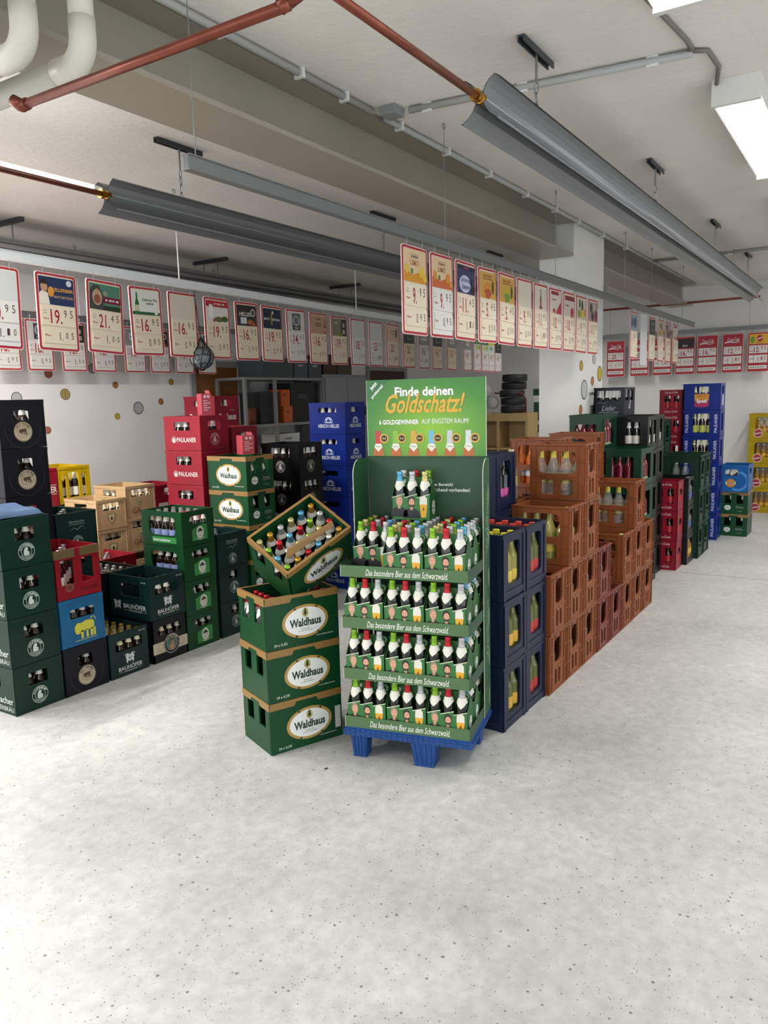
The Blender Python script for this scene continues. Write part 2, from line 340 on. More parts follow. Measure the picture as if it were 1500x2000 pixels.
# ceiling lamps
lampw = P('d9d8d4', .5); dif = mat('lamp_diffuser', (1, .99, .98), .4, emit=5.5); dif.cycles.emission_sampling = 'NONE'
for i, (x, y) in enumerate(LAMPS):
    area((x+.82, y, 3.06), 1.5, .17, LAMP_POWER*(.7 if x > 9 else 7 if y > 4 else .35 if x < 3 else 1.3)).data.spread = math.pi if y > 4 else math.radians(140)
    lab = ['box ceiling lamp cut off by the top edge of the photo', 'white box ceiling lamp with glowing diffuser at the right edge',
           'third box ceiling lamp of the right aisle row', 'box ceiling lamp of the right aisle row nearest the back wall',
           'first unseen box lamp added to light the far right', 'second unseen box lamp added to light the far right', 'third unseen box lamp added to light the far right', 'last unseen box lamp added to light the far right',  # this row is unseen, put in to light the right side
           'unseen box lamp added behind the camera to light the aisle', 'unseen box lamp added behind the camera at far right', 'unseen box lamp added behind the camera at left', 'unseen box lamp added behind the pillar near the tyre shelf', 'box ceiling lamp left of the photo near left wall', 'box ceiling lamp by left wall, behind camera'][i]
    t = root('ceiling_lamp', lab, 'lamp', (x, y, ZC), 0, 'box ceiling lamps')
    b = MB().use(lampw); b.box(0, .03, -.11, .11, -.12, -.0005).box(1.61, 1.64, -.11, .11, -.12, -.0005).box(.03, 1.61, -.11, -.10, -.10, -.0005).box(.03, 1.61, .10, .11, -.10, -.0005).box(.03, 1.61, -.1, .1, -.01, -.0005); part('lamp_housing', b, t)
    b = MB().use(dif); b.box(.032, 1.608, -.088, .088, -.118, -.06); part('lamp_diffuser', b, t)
# ------------------------------------------------------------------ sign rails
railm = mat('rail_aluminium', srgb('7f8181'), .4, metal=.4); raillit = mat('rail_white', srgb('dfe2e3'), .3)  # left rail: same aluminium, its lamplit brightness put into the colour
def rail(p0, p1, z, label, hooks, zt=ZC, white=False):
    p0 = Vector(p0); p1 = Vector(p1); q = p1-p0; L = q.length
    t = root('sign_rail', label, 'rail', (p0.x, p0.y, z), math.atan2(q.y, q.x))
    b = MB().use(raillit if white else railm); b.box(0, L, -.012, .012, .004, .05).box(0, L, -.02, .02, 0, .004).box(0, L, -.02, .02, .05, .054); part('rail_profile', b, t)
    for h in hooks:
        b = MB().use(WHITE if white else galv); b.tube((h,0,.054), (h,0,zt-z-.02), .0022 if not white else .004, 5); part('hanging_wire', b, t)
        b = MB().use(galv); b.torus((h,0,zt-z-.018), .014, .003, 'y', 10, 5); part('ceiling_hook', b, t)
rail((2.08, 2.135), (10.84, 2.135), 2.525, 'grey sign rail hanging over the right crate row', (.05, 1.95, 3.7, 5.55, 6.55, 8.05))
rail((1.6, 4.135), (11.0, 4.72), 2.53, 'bright aluminium sign rail hanging over the left crate block', (2.45, 4.9, 7.2), white=True)
rail((2.2, 6.44), (7.2, 6.44), 2.50, 'dim sign rail close to the left wall', (.6, 2.6, 4.4))
rail((12.12, 1.0), (12.12, 5.2), 2.535, 'pale sign rail along the back wall above red price boards', (.65, 2.6))
# ------------------------------------------------------------------ price signs
RED = P('a51c30', .45); CREAM = P('ddd0b8', .5); CREAM2 = P('d8d6cf', .5); PINK = P('e3c3bd', .45); DIG = P('a3182c', .5); DIGK = P('4a2c2c', .5)
SW, SH = .268, .455
def sign(label, loc, rz, price, dep, pic, group, cream=CREAM, coke=None, tilt=0, sc=1):
    t = root('price_sign', label, 'price sign', loc, rz, group)
    t.rotation_euler = (0, tilt, rz); t.scale = (sc, 1, 1)
    w, h = SW, SH
    F = frame((-w/2, 0, -h), (1,0,0), (0,0,1), (0,-1,0))
    def rr(i, r):
        pts = []
        for cx, cz, a in ((w-i-r, i+r, -90), (w-i-r, h-i-r, 0), (i+r, h-i-r, 90), (i+r, i+r, 180)):
            for k in range(4): q = math.radians(a+30*k); pts.append((cx+r*math.cos(q), cz+r*math.sin(q)))
        return pts
    b = MB().use(PINK); b.prism(F, rr(0, .018), -.004, 0); part('board', b, t)
    b = MB().use(RED); b.prism(F, rr(.005, .016), 0, .0012); part('red_frame', b, t)
    if coke:
        pic(t, F)
        b = MB().use(CREAM2); b.obox(F, .02, w-.02, .215, .305, .0012, .004); ps = part('price_strip', b, t)
        b = MB().use(CREAM2); b.obox(F, .02, .075, .105, .195, .0012, .004); b.obox(F, .08, w-.02, .105, .195, .0012, .004); ds = part('deposit_strip', b, t)
        b = MB().use(CREAM2); b.obox(F, .02, w-.02, .035, .075, .0012, .003); b.use(DIGK); [b.rect(F, .04+.03*j, .06+.03*j, .05, .06, .0036) for j in range(6)]; part('footer_strip', b, t)
        y1, y2 = .26, .15
    else:
        b = MB().use(cream); b.prism(F, rr(.017, .008), .0012, .002); part('panel', b, t)
        pic(t, F)
        b = MB().use(cream); b.obox(F, .024, w-.022, .148, .262, .002, .007); ps = part('price_strip', b, t)
        b = MB().use(cream); b.obox(F, .032, w-.022, .045, .133, .002, .007); ds = part('deposit_strip', b, t)
        y1, y2 = .205, .09
    e, c = price.split('.')
    b = MB().use(DIG); b.text(F, e+'.', .118, y1-.004, h=.085 if not coke else .06, w=(.075 if len(e) > 1 else .038) , n0=.0078, bold=.012)
    b.use(DIGK if coke is None else DIG); b.text(F, c[0], .178, y1+.018, h=.045, w=.018, n0=.0078); b.text(F, c[1], .218, y1+.018, h=.045, w=.018, n0=.0078)
    part('price_digits', b, ps)
    b = MB().use(DIG); b.text(F, 'Pfand', .052, y1-.018, w=.034, n0=.0078, bold=.01); b.use(DIGK); b.text(F, '20 x', .047, y1+.028, w=.02, n0=.0078); b.text(F, '0,5 l', .047, y1+.012, w=.022, n0=.0078); part('small_print', b, ps)
    e, c = dep.split('.')
    b = MB().use(DIG if coke else DIGK); b.text(F, e+'.', .143, y2-.003, h=.048, w=.022, n0=.0078); b.text(F, c[0], .18, y2+.004, h=.038, w=.016, n0=.0078); b.text(F, c[1], .218, y2+.004, h=.038, w=.016, n0=.0078)
    b.use(DIG); b.text(F, 'Pfand', .056, y2, w=.036, n0=.0078, bold=.01); part('deposit_digits', b, ds)
    for x in (-w*.3, w*.3):
        b = MB().use(galv); b.tube((x, -.002, -.012), (x, -.002, .036), .0022, 5); part('sign_hook', b, t)
    return t
def poster(bg, items, y0=.27, y1=.43, x0=.02, x1=.248):
    def f(t, F):
        b = MB().use(P(bg, .5)); b.obox(F, x0, x1, y0, y1, .002, .0028)
        n = .0034
        for it in items:
            k, col = it[0], it[1]; b.use(P(col, .5))
            if k == 't': b.text(F, it[2], it[3], it[4], w=it[5], n0=n, bold=.015, shear=it[6] if len(it) > 6 else 0)
            elif k == 'b':
                q = it[4]/5
                for j in range(4): b.rect(F, it[2]-it[4]/2+j*q*1.3, it[2]-it[4]/2+j*q*1.3+q*(.7+.3*(j % 2)), it[3]-.006, it[3]+.006, n)
            elif k == 'e': b.ell(F, *it[2:], n, 16)
            elif k == 'r': b.rect(F, it[2], it[3], it[4], it[5], n)
            elif k == 'p': b.poly(F, it[2], n)
            n += .0002
        part('picture', b, t)
    return f
def bottle_pic(x, z, col, lab='e8e4d8', s=1):
    return [('p', col, [(x-.014*s, z), (x+.014*s, z), (x+.014*s, z+.06*s), (x+.006*s, z+.085*s), (x+.006*s, z+.12*s), (x-.006*s, z+.12*s), (x-.006*s, z+.085*s), (x-.014*s, z+.06*s)]), ('r', lab, x-.013*s, x+.013*s, z+.015*s, z+.05*s)]
blank = poster('cfc6b4', []); blank2 = poster('c9cac8', [])
p_keller = poster('1a2a52', [('p','d8d2c4',[(.02,.27),(.085,.27),(.075,.335),(.04,.35),(.02,.33)]), ('e','b98a68',.052,.37,.022,.03), ('p','2a1c14',[(.028,.385),(.076,.385),(.07,.412),(.035,.412)]), ('e','c98a2c',.095,.345,.02,.03), ('t','d9a03a','KELLERBIER',.172,.36,.14), ('t','b9a070','NATURTRÜB',.175,.32,.125), ('e','c9ccd2',.215,.405,.018,.018)])
p_wood = poster('4a7a66', [('r','20301c',.02,.248,.27,.30), ('p','3a3c38',[(.02,.27),(.12,.27),(.12,.36),(.09,.42),(.05,.42),(.02,.38)]), ('e','b09a88',.075,.345,.035,.05), ('e','8a4a34',.075,.335,.024,.03), ('e','b98a68',.075,.38,.014,.018), ('e','8a8a70',.135,.375,.017,.017), ('r','6a1430',.12,.248,.315,.355), ('b','d8c8c8',.185,.335,.10)])
p_pils = poster('d9d9cf', [('r','1d5a34',.02,.248,.27,.29)]+bottle_pic(.06,.275,'1f6a2c','c9c4a0',1.15)+[('t','3a6a4a','Zellerer Pils',.165,.37,.13), ('b','5a6a5a',.165,.345,.06), ('e','d8d8d0',.215,.29,.015,.018)])
p_white = poster('d6d2ca', [('r','a82434',.02,.248,.385,.43), ('b','e0c0b0',.16,.407,.11), ('e','c9c5bb',.07,.345,.034,.062), ('e','e4e2da',.07,.345,.027,.052), ('e','5a6a3a',.15,.295,.05,.02), ('e','b03a3a',.10,.285,.014,.012), ('e','3a5a2a',.21,.30,.035,.022)])
p_helles = poster('28241e', [('t','e2e2de','HELLES',.115,.36,.13), ('e','c9c9c2',.205,.375,.026,.03), ('e','3a3a3a',.205,.375,.018,.021), ('r','c9ccd4',.06,.13,.285,.335), ('e','9a5a2a',.17,.30,.035,.02), ('e','b04a2a',.21,.285,.02,.015)])
p_mutt = poster('14243a', [('t','dde0e2','MUTT',.07,.345,.075), ('t','dde0e2','BIEREND',.18,.345,.10), ('r','b9952c',.118,.132,.30,.39), ('e','c9c9c9',.14,.40,.012,.014)])
p_crest = poster('c9c8c2', [('r','4a4e52',.08,.19,.28,.42), ('e','b9bcc0',.135,.36,.045,.045), ('e','6a6e72',.135,.36,.034,.034), ('r','23272b',.085,.185,.285,.31), ('b','d9d9d9',.135,.298,.06)])
p_tan = poster('b58c6c', [('b','4a2c1c',.13,.36,.08), ('b','4a2c1c',.13,.34,.08), ('b','5a3a2c',.13,.40,.06)]+bottle_pic(.225,.28,'7a2c14','c9a070',.9))
p_olive = poster('7a7660', [('p','24241e',[(.15,.27),(.248,.27),(.248,.43),(.17,.42)]), ('e','a8a8a0',.205,.37,.018,.022), ('r','a8a89c',.185,.225,.29,.33), ('b','c9c4a8',.08,.39,.06), ('e','8a7a1c',.15,.285,.03,.02)])
p_peach = poster('cdb096', [('b','5a4a3a',.13,.38,.08), ('b','5a4a3a',.13,.35,.08), ('e','4a3a2a',.20,.36,.02,.05)])
p_dark = poster('20302c', [('r','6a7a74',.10,.19,.31,.40), ('e','14201c',.15,.35,.03,.03)])
p_grey = poster('8a8e8a', [('r','c9c9c4',.07,.2,.32,.39), ('b','5a2c34',.135,.355,.10)])
def p_limo(fruit, base, txt='LIMO'):
    return poster('d8b894', [('p',base,[(.02,.27),(.248,.27),(.248,.30),(.17,.325),(.10,.305),(.05,.335),(.02,.325)]), ('e',fruit,.20,.33,.026,.028), ('e',fruit,.05,.335,.02,.026), ('e',fruit,.235,.30,.02,.02), ('e','5a7a2c',.10,.325,.012,.016), ('t','b98a5a',txt,.13,.37,.09), ('r','a89a88',.09,.17,.41,.414), ('b','7a6a5a',.13,.40,.07)], y1=.435)
p_blueb = poster('34345c', [('r','1c1c3a',.02,.248,.405,.43), ('b','a04a5a',.135,.417,.06), ('e','b9bcd8',.12,.325,.075,.05), ('t','23233f','Johannis-',.13,.345,.13,.2), ('t','23233f','beere',.13,.31,.10,.2), ('e','1c1c34',.22,.30,.028,.03), ('e','2a2a4a',.20,.34,.02,.02)])
def p_tea(c1, c2): return poster('c79a4c', [('t','8a4a2c','BRAUSAFE',.13,.405,.12), ('r','6a3c24',.06,.21,.385,.389), ('e',c1,.13,.32,.055,.05), ('e',c2,.13,.30,.05,.03), ('e','3a4a1c',.205,.34,.015,.04), ('e','c9902c',.08,.29,.02,.016)])
p_bott = poster('ccc4b4', bottle_pic(.13,.285,'6a5a44','a85a44',1.1)+[('e','8a3a3a',.13,.29,.03,.012)])
p_straw = poster('cfc4b4', [('r','8a2434',.04,.20,.405,.43), ('p','a82a34',[(.13,.27),(.248,.27),(.248,.36),(.20,.33)]), ('b','8a5a4c',.10,.37,.09), ('e','b03a3a',.10,.29,.03,.016)])
p_tomato = poster('c4b8ac', [('r','7a2434',.04,.248,.39,.425), ('e','a0303a',.2,.30,.036,.04), ('b','6a4a4c',.09,.35,.06), ('e','c9b0a8',.10,.30,.03,.02)])
p_mix = poster('b9b4a0', [('e','2c4a34',.09,.39,.02,.035), ('e','4a3a24',.15,.37,.024,.05), ('e','c9a83c',.16,.31,.05,.035), ('e','7a8a3c',.08,.31,.04,.03), ('e','c97a3c',.22,.33,.02,.03)])
p_berry = poster('9a8a84', [('e','2c4a3c',.08,.38,.034,.04), ('e','7a2434',.21,.32,.035,.05), ('e','4a2434',.12,.31,.04,.036), ('e','c9c0b8',.16,.39,.016,.03)])
p_blue = poster('8a98a4', [('e','2c4a6a',.16,.35,.05,.05), ('e','24405c',.06,.35,.03,.04)])
p_green = poster('c9cfc0', [('r','3a7a3a',.02,.248,.36,.41), ('b','d9e4d0',.13,.385,.06), ('e','c9c43c',.12,.315,.04,.03), ('e','8ab04c',.2,.32,.03,.03)])
p_mint = poster('d0d8d0', [('r','c9c93c',.02,.248,.37,.42), ('e','6aa08a',.12,.32,.05,.03)])
GL = 'price signs on the rail over the left block'
def wl_(x): return 4.2+(x-2.64)*.0622
Lp = [((2.42,2.78),'20.95','1.10',blank2,'pale blank header'), ((2.83,3.15),'19.95','1.05',p_keller,'dark blue picture of a man with beer'), ((3.2,3.51),'21.45','1.00',p_wood,'woodland picture and maroon band'), ((3.54,3.85),'16.95','0.85',p_pils,'green bottle on white picture'), ((3.91,4.19),'16.95','0.95',blank,'blank cream header above the football'), ((4.26,4.57),'19.95','0.85',p_white,'red and white picture right of the football'), ((4.61,4.92),'16.95','1.00',p_helles,'black HELLES picture'), ((4.96,5.24),'19.95','0.95',p_mutt,'navy picture with small gold bottle'), ((5.29,5.59),'14.45','0.90',p_crest,'grey crest picture'), ((5.64,5.94),'16.95','0.90',p_tan,'tan picture with red-brown bottle'), ((5.98,6.3),'19.95','1.35',p_olive,'olive picture with black label'), ((6.33,6.65),'18.50','1.00',blank2,'white blank header, price 18.50'), ((6.69,7.01),'23.95','1.10',blank2,'plain white header just before peach picture'), ((7.06,7.37),'20.95','1.10',p_peach,'peach picture half behind front sign'), ((7.46,7.71),'20.95','1.10',p_dark,'dark green picture, price 20.95'), ((7.82,8.11),'16.95','1.10',p_grey,'grey picture with maroon word'), ((8.19,8.48),'16.95','1.00',p_dark,'dark picture below LIMO sign'), ((8.62,8.9),'15.95','1.00',p_grey,'grey picture nearest the bright signs')]
Lx = 'price sign on the left rail, '
for i, ((a, c), p, d, pic, w) in enumerate(Lp):
    x = (a+c)/2; sign(Lx+w, (x, wl_(x)-.012, 2.493), math.radians(3.6), p, d, pic, GL, CREAM if i not in (0, 8, 11, 12, 15) else CREAM2, tilt=math.radians(random.uniform(-1.2, 1.2)+(2 if i < 3 else 0)), sc=1.08)
for i, (x, pic, w) in enumerate(((9.25, p_grey, 'grey header'), (9.58, p_green, 'green and white header, nearer'), (9.86, p_green, 'green and white header, farther'), (10.1, p_mint, 'yellow-green header'), (10.36, p_dark, 'black header at rail end'))):
    sign('bright price sign at far end of left rail, '+w, (x, wl_(x)-.012, 2.493), math.radians(3.6), '14.95', '1.00', pic, GL, CREAM2)
G2 = 'price signs by the left wall'
for i, ((a, c), p, d, pic, w) in enumerate([((3.88,4.17),'18.45','0.95',blank,'cut by the left photo edge'), ((4.2,4.5),'18.45','0.95',p_crest,'second from left with round crest'), ((4.57,4.83),'18.50','1.00',p_olive,'third from left, price 18.50'), ((4.89,5.18),'18.50','0.95',blank2,'lilac one between two coins'), ((5.26,5.56),'16.45','1.00',p_grey,'price 16.45'), ((5.6,5.87),'19.95','0.85',p_helles,'price 19.95 with dark picture'), ((5.92,6.23),'18.45','0.95',blank2,'behind the football'), ((6.28,6.56),'18.45','0.95',p_crest,'rightmost before the brown door')]):
    sign('small price sign against left wall, '+w, ((a+c)/2, 6.43, 2.49), 0, p, d, pic, G2, CREAM2)
G3 = 'price signs on the rail over the right row'
Rp = [('9.95','0.95',p_limo('d9b93c','c98a24'),'yellow lemon LIMO picture, nearest'), ('9.95','0.95',p_limo('d08a3a','c0602c'),'orange LIMO picture, second nearest'), ('11.45','1.10',p_blueb,'purple currant picture'), ('5.45','0.50',p_tea('c98a2c','b04a24'),'amber drink picture'), ('5.45','0.50',p_tea('b9a82c','6a8a3a'),'yellow-green drink picture'), ('9.95','0.60',blank,'blank beige header'), ('11.95','1.10',p_bott,'small bottle picture'), ('10.45','0.90',p_straw,'red banner and strawberry picture'), ('10.45','0.90',p_tomato,'tomato picture'), ('9.95','0.90',p_mix,'yellow fruit picture'), ('11.95','0.90',p_berry,'dark berry picture before the gap')]
for i, (p, d, pic, w) in enumerate(Rp):
    x = 3.66+.2985*i
    sign('price sign on the right rail, '+w, (x, 2.123, 2.49), 0, p, d, pic, G3, CREAM if i not in (1,) else CREAM2, tilt=math.radians(random.uniform(-.8, .8)))
for i, (x, pic, w) in enumerate(((7.94, p_blue, 'lone blue picture by the pillar'), (8.65, p_dark, 'dark picture, first of far group'), (9.04, p_mix, 'fruit picture, second of far group'), (9.38, p_berry, 'berry picture, third of far group'), (9.76, p_straw, 'last of far group at rail end'))):
    sign('price sign on the right rail, '+w, (x, 2.123, 2.49), 0, '9.95', '0.95', pic, G3)
b = MB().use(P('c4c6c8', .4)); b.box(8.17, 8.43, 2.116, 2.122, 1.98, 2.49); b.use(galv); b.tube((8.3, 2.119, 2.48), (8.3, 2.119, 2.526), .002, 5); solo('blank_board', b, 'plain pale board hanging between price signs on right rail', 'board')
def p_coke(kind):
    def f(t, F):
        if kind == 'sinalco':
            b = MB().use(P('d9a82c', .5)); b.obox(F, .02, .248, .32, .435, .0012, .002); b.use(P('a82434', .5)); b.ell(F, .15, .385, .038, .038, .0026); b.use(WHITE); b.poly(F, [(.118,.37),(.184,.39),(.184,.402),(.118,.382)], .003); b.use(P('6a9a3a', .5)); b.ell(F, .06, .37, .03, .04, .0026); b.use(P('8a2a2a', .5)); b.text(F, 'Sinalco', .15, .335, w=.09, n0=.003)
        elif kind == 'zero':
            b = MB().use(P('1c1416', .5)); b.obox(F, .018, .25, .32, .43, .0012, .002); b.use(P('d8d8d8', .5)); b.text(F, 'zero', .13, .345, w=.07, n0=.003, bold=.02)
        else:
            b = MB().use(P('e4dcdc', .5)); b.text(F, 'Coca-Cola', .138, .385, w=.15, h=.045, n0=.002, shear=.35, bold=.01); b.poly(F, [(.03,.345),(.09,.355),(.17,.345),(.245,.36),(.17,.352),(.09,.366),(.03,.36)], .002)
        part('picture', b, t)
    return f
for y, k, p, d, w in ((3.50,'cola','20.75','0.95','leftmost, fully visible beside the pillar'), (3.14,'cola','20.75','0.95','second, behind a hanging sign'), (2.81,'cola','18.95','1.10','third, behind the far sign group'), (2.49,'zero','16.95','1.50','with black header'), (2.185,'cola','16.95','1.50','price 16.95 right of black header'), (1.85,'cola','12.50','2.10','price 12.50'), (1.52,'sinalco','12.95','1.15','with yellow header at photo edge')):
    t = sign('red price board on back wall, '+w, (12.09, y, 2.49), -math.pi/2, p, d, p_coke(k), 'red price boards on the back wall', coke=True)
    t.scale = (1.02, 1, 1.19)
# ------------------------------------------------------------------ bottles
amber = mat('brown_glass', srgb('1c0f08'), .08, spec=.7); gl_dark = mat('dark_green_glass', srgb('0d120a'), .08, spec=.7)
def glass(name, col, a): return mat(name, srgb(col), .06, alpha=a, spec=.8)
clear = glass('clear_glass', 'a9b0a8', .30); lemon = glass('lemonade', '9a944a', .85); orange = glass('orangeade', 'c8661c', .9); redj = glass('red_juice', '6a0f22', .92); cola = mat('cola', srgb('1a0a06'), .08, spec=.7); olive = glass('green_lemonade', '62642c', .88)
BT = {}
def bottle_mesh(key, prof, segs, n=10):
    """prof: list of (r,z); segs: material per profile segment; consecutive equal materials share faces."""
    b = MB(); k = len(prof)
    for j in range(k-1):
        b.use(segs[j]); (r0, z0), (r1, z1) = prof[j], prof[j+1]
        A = [(r0*math.cos(2*math.pi*i/n), r0*math.sin(2*math.pi*i/n), z0) for i in range(n)]
        B = [(r1*math.cos(2*math.pi*i/n), r1*math.sin(2*math.pi*i/n), z1) for i in range(n)]
        b.raw(A+B, [(i, (i+1) % n, (i+1) % n+n, i+n) for i in range(n)])
    b.use(segs[-1]); r, z = prof[-1]; b.face([(r*math.cos(2*math.pi*i/n), r*math.sin(2*math.pi*i/n), z) for i in range(n)])
    BT[key] = b.mesh(key, True)
def std(key, glassm, labm, capm, neck=None, h=.262, r=.034, lo=.05, hi=.12):
    nk = neck or glassm; q = h/.262; sh = nk if glassm is not clear else glassm
    bottle_mesh(key, [(r*.9,0),(r,.006),(r,lo),(r*1.01,lo),(r*1.01,hi),(r,hi),(r,.155*q),(r*.62,.185*q),(r*.46,.205*q),(r*.40,.245*q),(r*.46,.246*q),(r*.46,h),(r*.40,h+.002)],
                [glassm, glassm, glassm, labm, glassm, glassm, glassm, sh, nk, capm, capm, capm])
SIL = P('b9bbbd', .3, metal=.8); GOLD = P('b8923c', .3, metal=.7); LABW = P('d6d3c8', .5)
std('beer', amber, LABW, SIL, LABW); std('beer_gold', amber, P('c9b27a', .5), GOLD, P('d8cfae', .5)); std('beer_blue', amber, P('7a86b0', .5), SIL, LABW)
std('beer_white', gl_dark, LABW, WHITE, P('cfd2d2', .4))
std('water', clear, P('b9b06a', .5), P('c4bd8a', .4), P('c4b848', .5), .315, .04, .09, .15); std('water_blue', clear, P('4a5f96', .5), SIL, P('cfd6d8', .4), .315, .036, .07, .13)
std('lemon', olive, P('c9a03a', .5), P('b8342c', .4), None, .315, .04, .07, .13); std('lemon_red', olive, P('b03a34', .5), P('b8342c', .4), None, .315, .04, .06, .12); std('lemon_yellow', lemon, P('c9b04a', .5), P('c9c02c', .4), None, .315, .04, .06, .12)
std('orange', orange, P('d2d6da', .5), P('8a98a8', .4), None, .315, .04, .07, .12); std('berry', gl_dark, P('c04a96', .5), P('c04a96', .4), None, .315, .04, .05, .11)
std('red', redj, P('9ab08a', .5), WHITE, None, .26, .031, .02, .05); std('cola_b', cola, P('a8202c', .5), P('a8202c', .4), None, .24, .034, .07, .13); std('limo_y', amber, P('a8b04a', .5), SIL, P('c9cf9a', .4), .26, .034, .03, .11); std('orange_y', glass('amber_soda','9a6a1c',.9), P('c9a02c', .5), SIL, None, .26, .034, .08, .13)
BOTTLE_LOOK = dict(beer='white-labelled brown bottle', beer_gold='gold-capped brown bottle', beer_blue='blue-labelled brown bottle', beer_white='white-capped dark bottle', water='yellow-labelled clear bottle', water_blue='blue-labelled clear bottle', lemon='green lemonade bottle', lemon_red='red-labelled lemonade bottle', lemon_yellow='yellow lemonade bottle', orange='orange soda bottle', berry='pink-labelled dark bottle', red='red juice bottle', cola_b='red-labelled cola bottle', limo_y='green-labelled brown bottle', orange_y='amber soda bottle')
BNAME = dict(beer='beer', beer_gold='beer', beer_blue='beer', beer_white='beer', water='water', water_blue='water', red='juice')
def bottle(key, mw, x, y, z, label, group, sz=1):
    nm = BNAME.get(key, 'soda'); o = add(nm+'_bottle', BT[key]); o.matrix_world = mw @ Matrix.Translation((x, y, z)) @ Matrix.Scale(sz, 4, (0, 0, 1)); return tag(o, label, nm+' bottle', group)
# ------------------------------------------------------------------ crates
def wall(mb, F, Wd, v0, v1, t, holes):
    """panel of thickness t (outwards at n=0, inside at n=-t) with rounded holes (u0,v0,u1,v1,r)"""
    holes = sorted(holes)
    if not holes: mb.obox(F, 0, Wd, v0, v1, -t, 0); return
    cuts = [0]+[(a[2]+c[0])/2 for a, c in zip(holes, holes[1:])]+[Wd]
    for (ua, ub), (p0, q0, p1, q1, r) in zip(zip(cuts, cuts[1:]), holes):
        inn = []; out = []; k = .293*r
        for cx, cz, ox, oz, first in ((p1, q0, ub, v0, 0), (p1, q1, ub, v1, 1), (p0, q1, ua, v1, 0), (p0, q0, ua, v0, 1)):
            sx = -1 if cx == p1 else 1; sz = 1 if cz == q0 else -1
            A = ((cx+sx*r, cz), (cx+sx*r, oz)); M_ = ((cx+sx*k, cz+sz*k), (ox, oz)); B = ((cx, cz+sz*r), (ox, cz+sz*r))
            for i, o in ([A, M_, B] if not first else [B, M_, A]): inn.append(i); out.append(o)
        n = 12
        vs = [F(*p, 0) for p in inn]+[F(*p, 0) for p in out]+[F(*p, -t) for p in inn]+[F(*p, -t) for p in out]
        fs = []
        for i in range(n):
            j = (i+1) % n
            fs += [(i, n+i, n+j, j), (2*n+i, 2*n+j, 3*n+j, 3*n+i), (i, j, 2*n+j, 2*n+i), (n+i, 3*n+i, 3*n+j, n+j)]
        mb.raw(vs, fs)
CT = {}
def ctype(key, col, w, d, h, look, Y=(), X=(), decY=None, decX=None, rim=None, t=.010, lip=True, extra=None, bandsY=None, bandsX=None, m=None):
    M = m or plastic(col)
    hh = h-.003
    FY = frame((-w/2, -d/2, 0), (1,0,0), (0,0,1), (0,-1,0)); FX = frame((-w/2, d/2, 0), (0,-1,0), (0,0,1), (-1,0,0))
    FYb = frame((w/2, d/2, 0), (-1,0,0), (0,0,1), (0,1,0)); FXb = frame((w/2, -d/2, 0), (0,1,0), (0,0,1), (1,0,0))
    b = MB().use(M)
    for F, Wd, holes in ((FY, w, Y), (FYb, w, Y), (FX, d, X), (FXb, d, X)):
        rows = {}
        for q in holes: rows.setdefault(q[5] if len(q) > 5 else 0, []).append(q[:5])
        if len(rows) <= 1: wall(b, F, Wd, 0, hh, t, [q[:5] for q in holes])
        else:
            split = max(q[3] for q in rows[0]); top = min(q[1] for q in rows[1]); s_ = (split+top)/2
            wall(b, F, Wd, 0, s_, t, rows[0]); wall(b, F, Wd, s_, hh, t, rows[1])
    b.box(-w/2+t, w/2-t, -d/2+t, d/2-t, .004, .012)
    if lip:
        e = .003
        for z in (hh-.022,):
            b.box(-w/2-e, w/2+e, -d/2-e, -d/2, z, hh).box(-w/2-e, w/2+e, d/2, d/2+e, z, hh).box(-w/2-e, -w/2, -d/2, d/2, z, hh).box(w/2, w/2+e, -d/2, d/2, z, hh)
        b.box(-w/2-.002, -w/2, -d/2-.002, -d/2+.012, 0, hh-.022).box(-w/2-.002, -w/2+.012, -d/2-.002, -d/2, 0, hh-.022).box(w/2-.012, w/2+.002, -d/2-.002, -d/2, 0, hh-.022)
    if extra: extra(b, FY, FX, w, d, hh)
    parts = [('crate_body', b.mesh('crate_body_'+key))]
    if rim:
        b = MB().use(P(rim, .4)); z = hh-.034; e = .004
        def band(F, Wd):
            g0, g1 = Wd*.36, Wd*.64
            b.prism(F, [(0,z),(g0-.012,z),(g0,z+.02),(g1,z+.02),(g1+.012,z),(Wd,z),(Wd,hh+.001),(0,hh+.001)], 0.0004, e)
        for F, Wd in ((FY, w), (FYb, w), (FX, d), (FXb, d)): band(F, Wd)
        b.box(-w/2, w/2, -d/2, -d/2+t, hh, hh+.001).box(-w/2, w/2, d/2-t, d/2, hh, hh+.001).box(-w/2, -w/2+t, -d/2+t, d/2-t, hh, hh+.001).box(w/2-t, w/2, -d/2+t, d/2-t, hh, hh+.001)
        parts.append(('gold_rim', b.mesh('gold_rim_'+key)))
    for dec, F, nm in ((decY, FY, 'a'), (decX, FX, 'b')):
        if dec:
            for pn, fn in dec:
                b = MB(); fn(b, F); parts.append((pn, b.mesh(pn+'_'+key+nm)))
    CT[key] = dict(parts=parts, w=w, d=d, h=h, look=look, t=t, Y=Y, X=X)
def crate(key, loc, rz, label, group, mw=None, plain=False):
    r = root('beverage_crate', label, 'crate', loc, rz, group)
    if mw is not None: r.matrix_world = mw
    for pn, me in CT[key]['parts'][:1 if plain else None]: add(pn, me, r)
    return r
ORD = ['bottom', 'second', 'third', 'fourth', 'fifth', 'sixth']
def level(i, n):
    if n == 1: return 'in the'
    if i == n-1: return 'top of the'
    if i == 0: return 'bottom of the'
    return ORD[i]+' up in the'
NB = [0]
def grid(key, btl='std'):
    c = CT[key]; w, d, t = c['w']-2*c['t'], c['d']-2*c['t'], 0
    nx, ny = (4, 5) if btl == 'std' else (3, 4)
    if c['w'] > c['d']: nx, ny = ny, nx
    return [(-w/2+w*(i+.5)/nx, -d/2+d*(j+.5)/ny, i, j) for i in range(nx) for j in range(ny)]
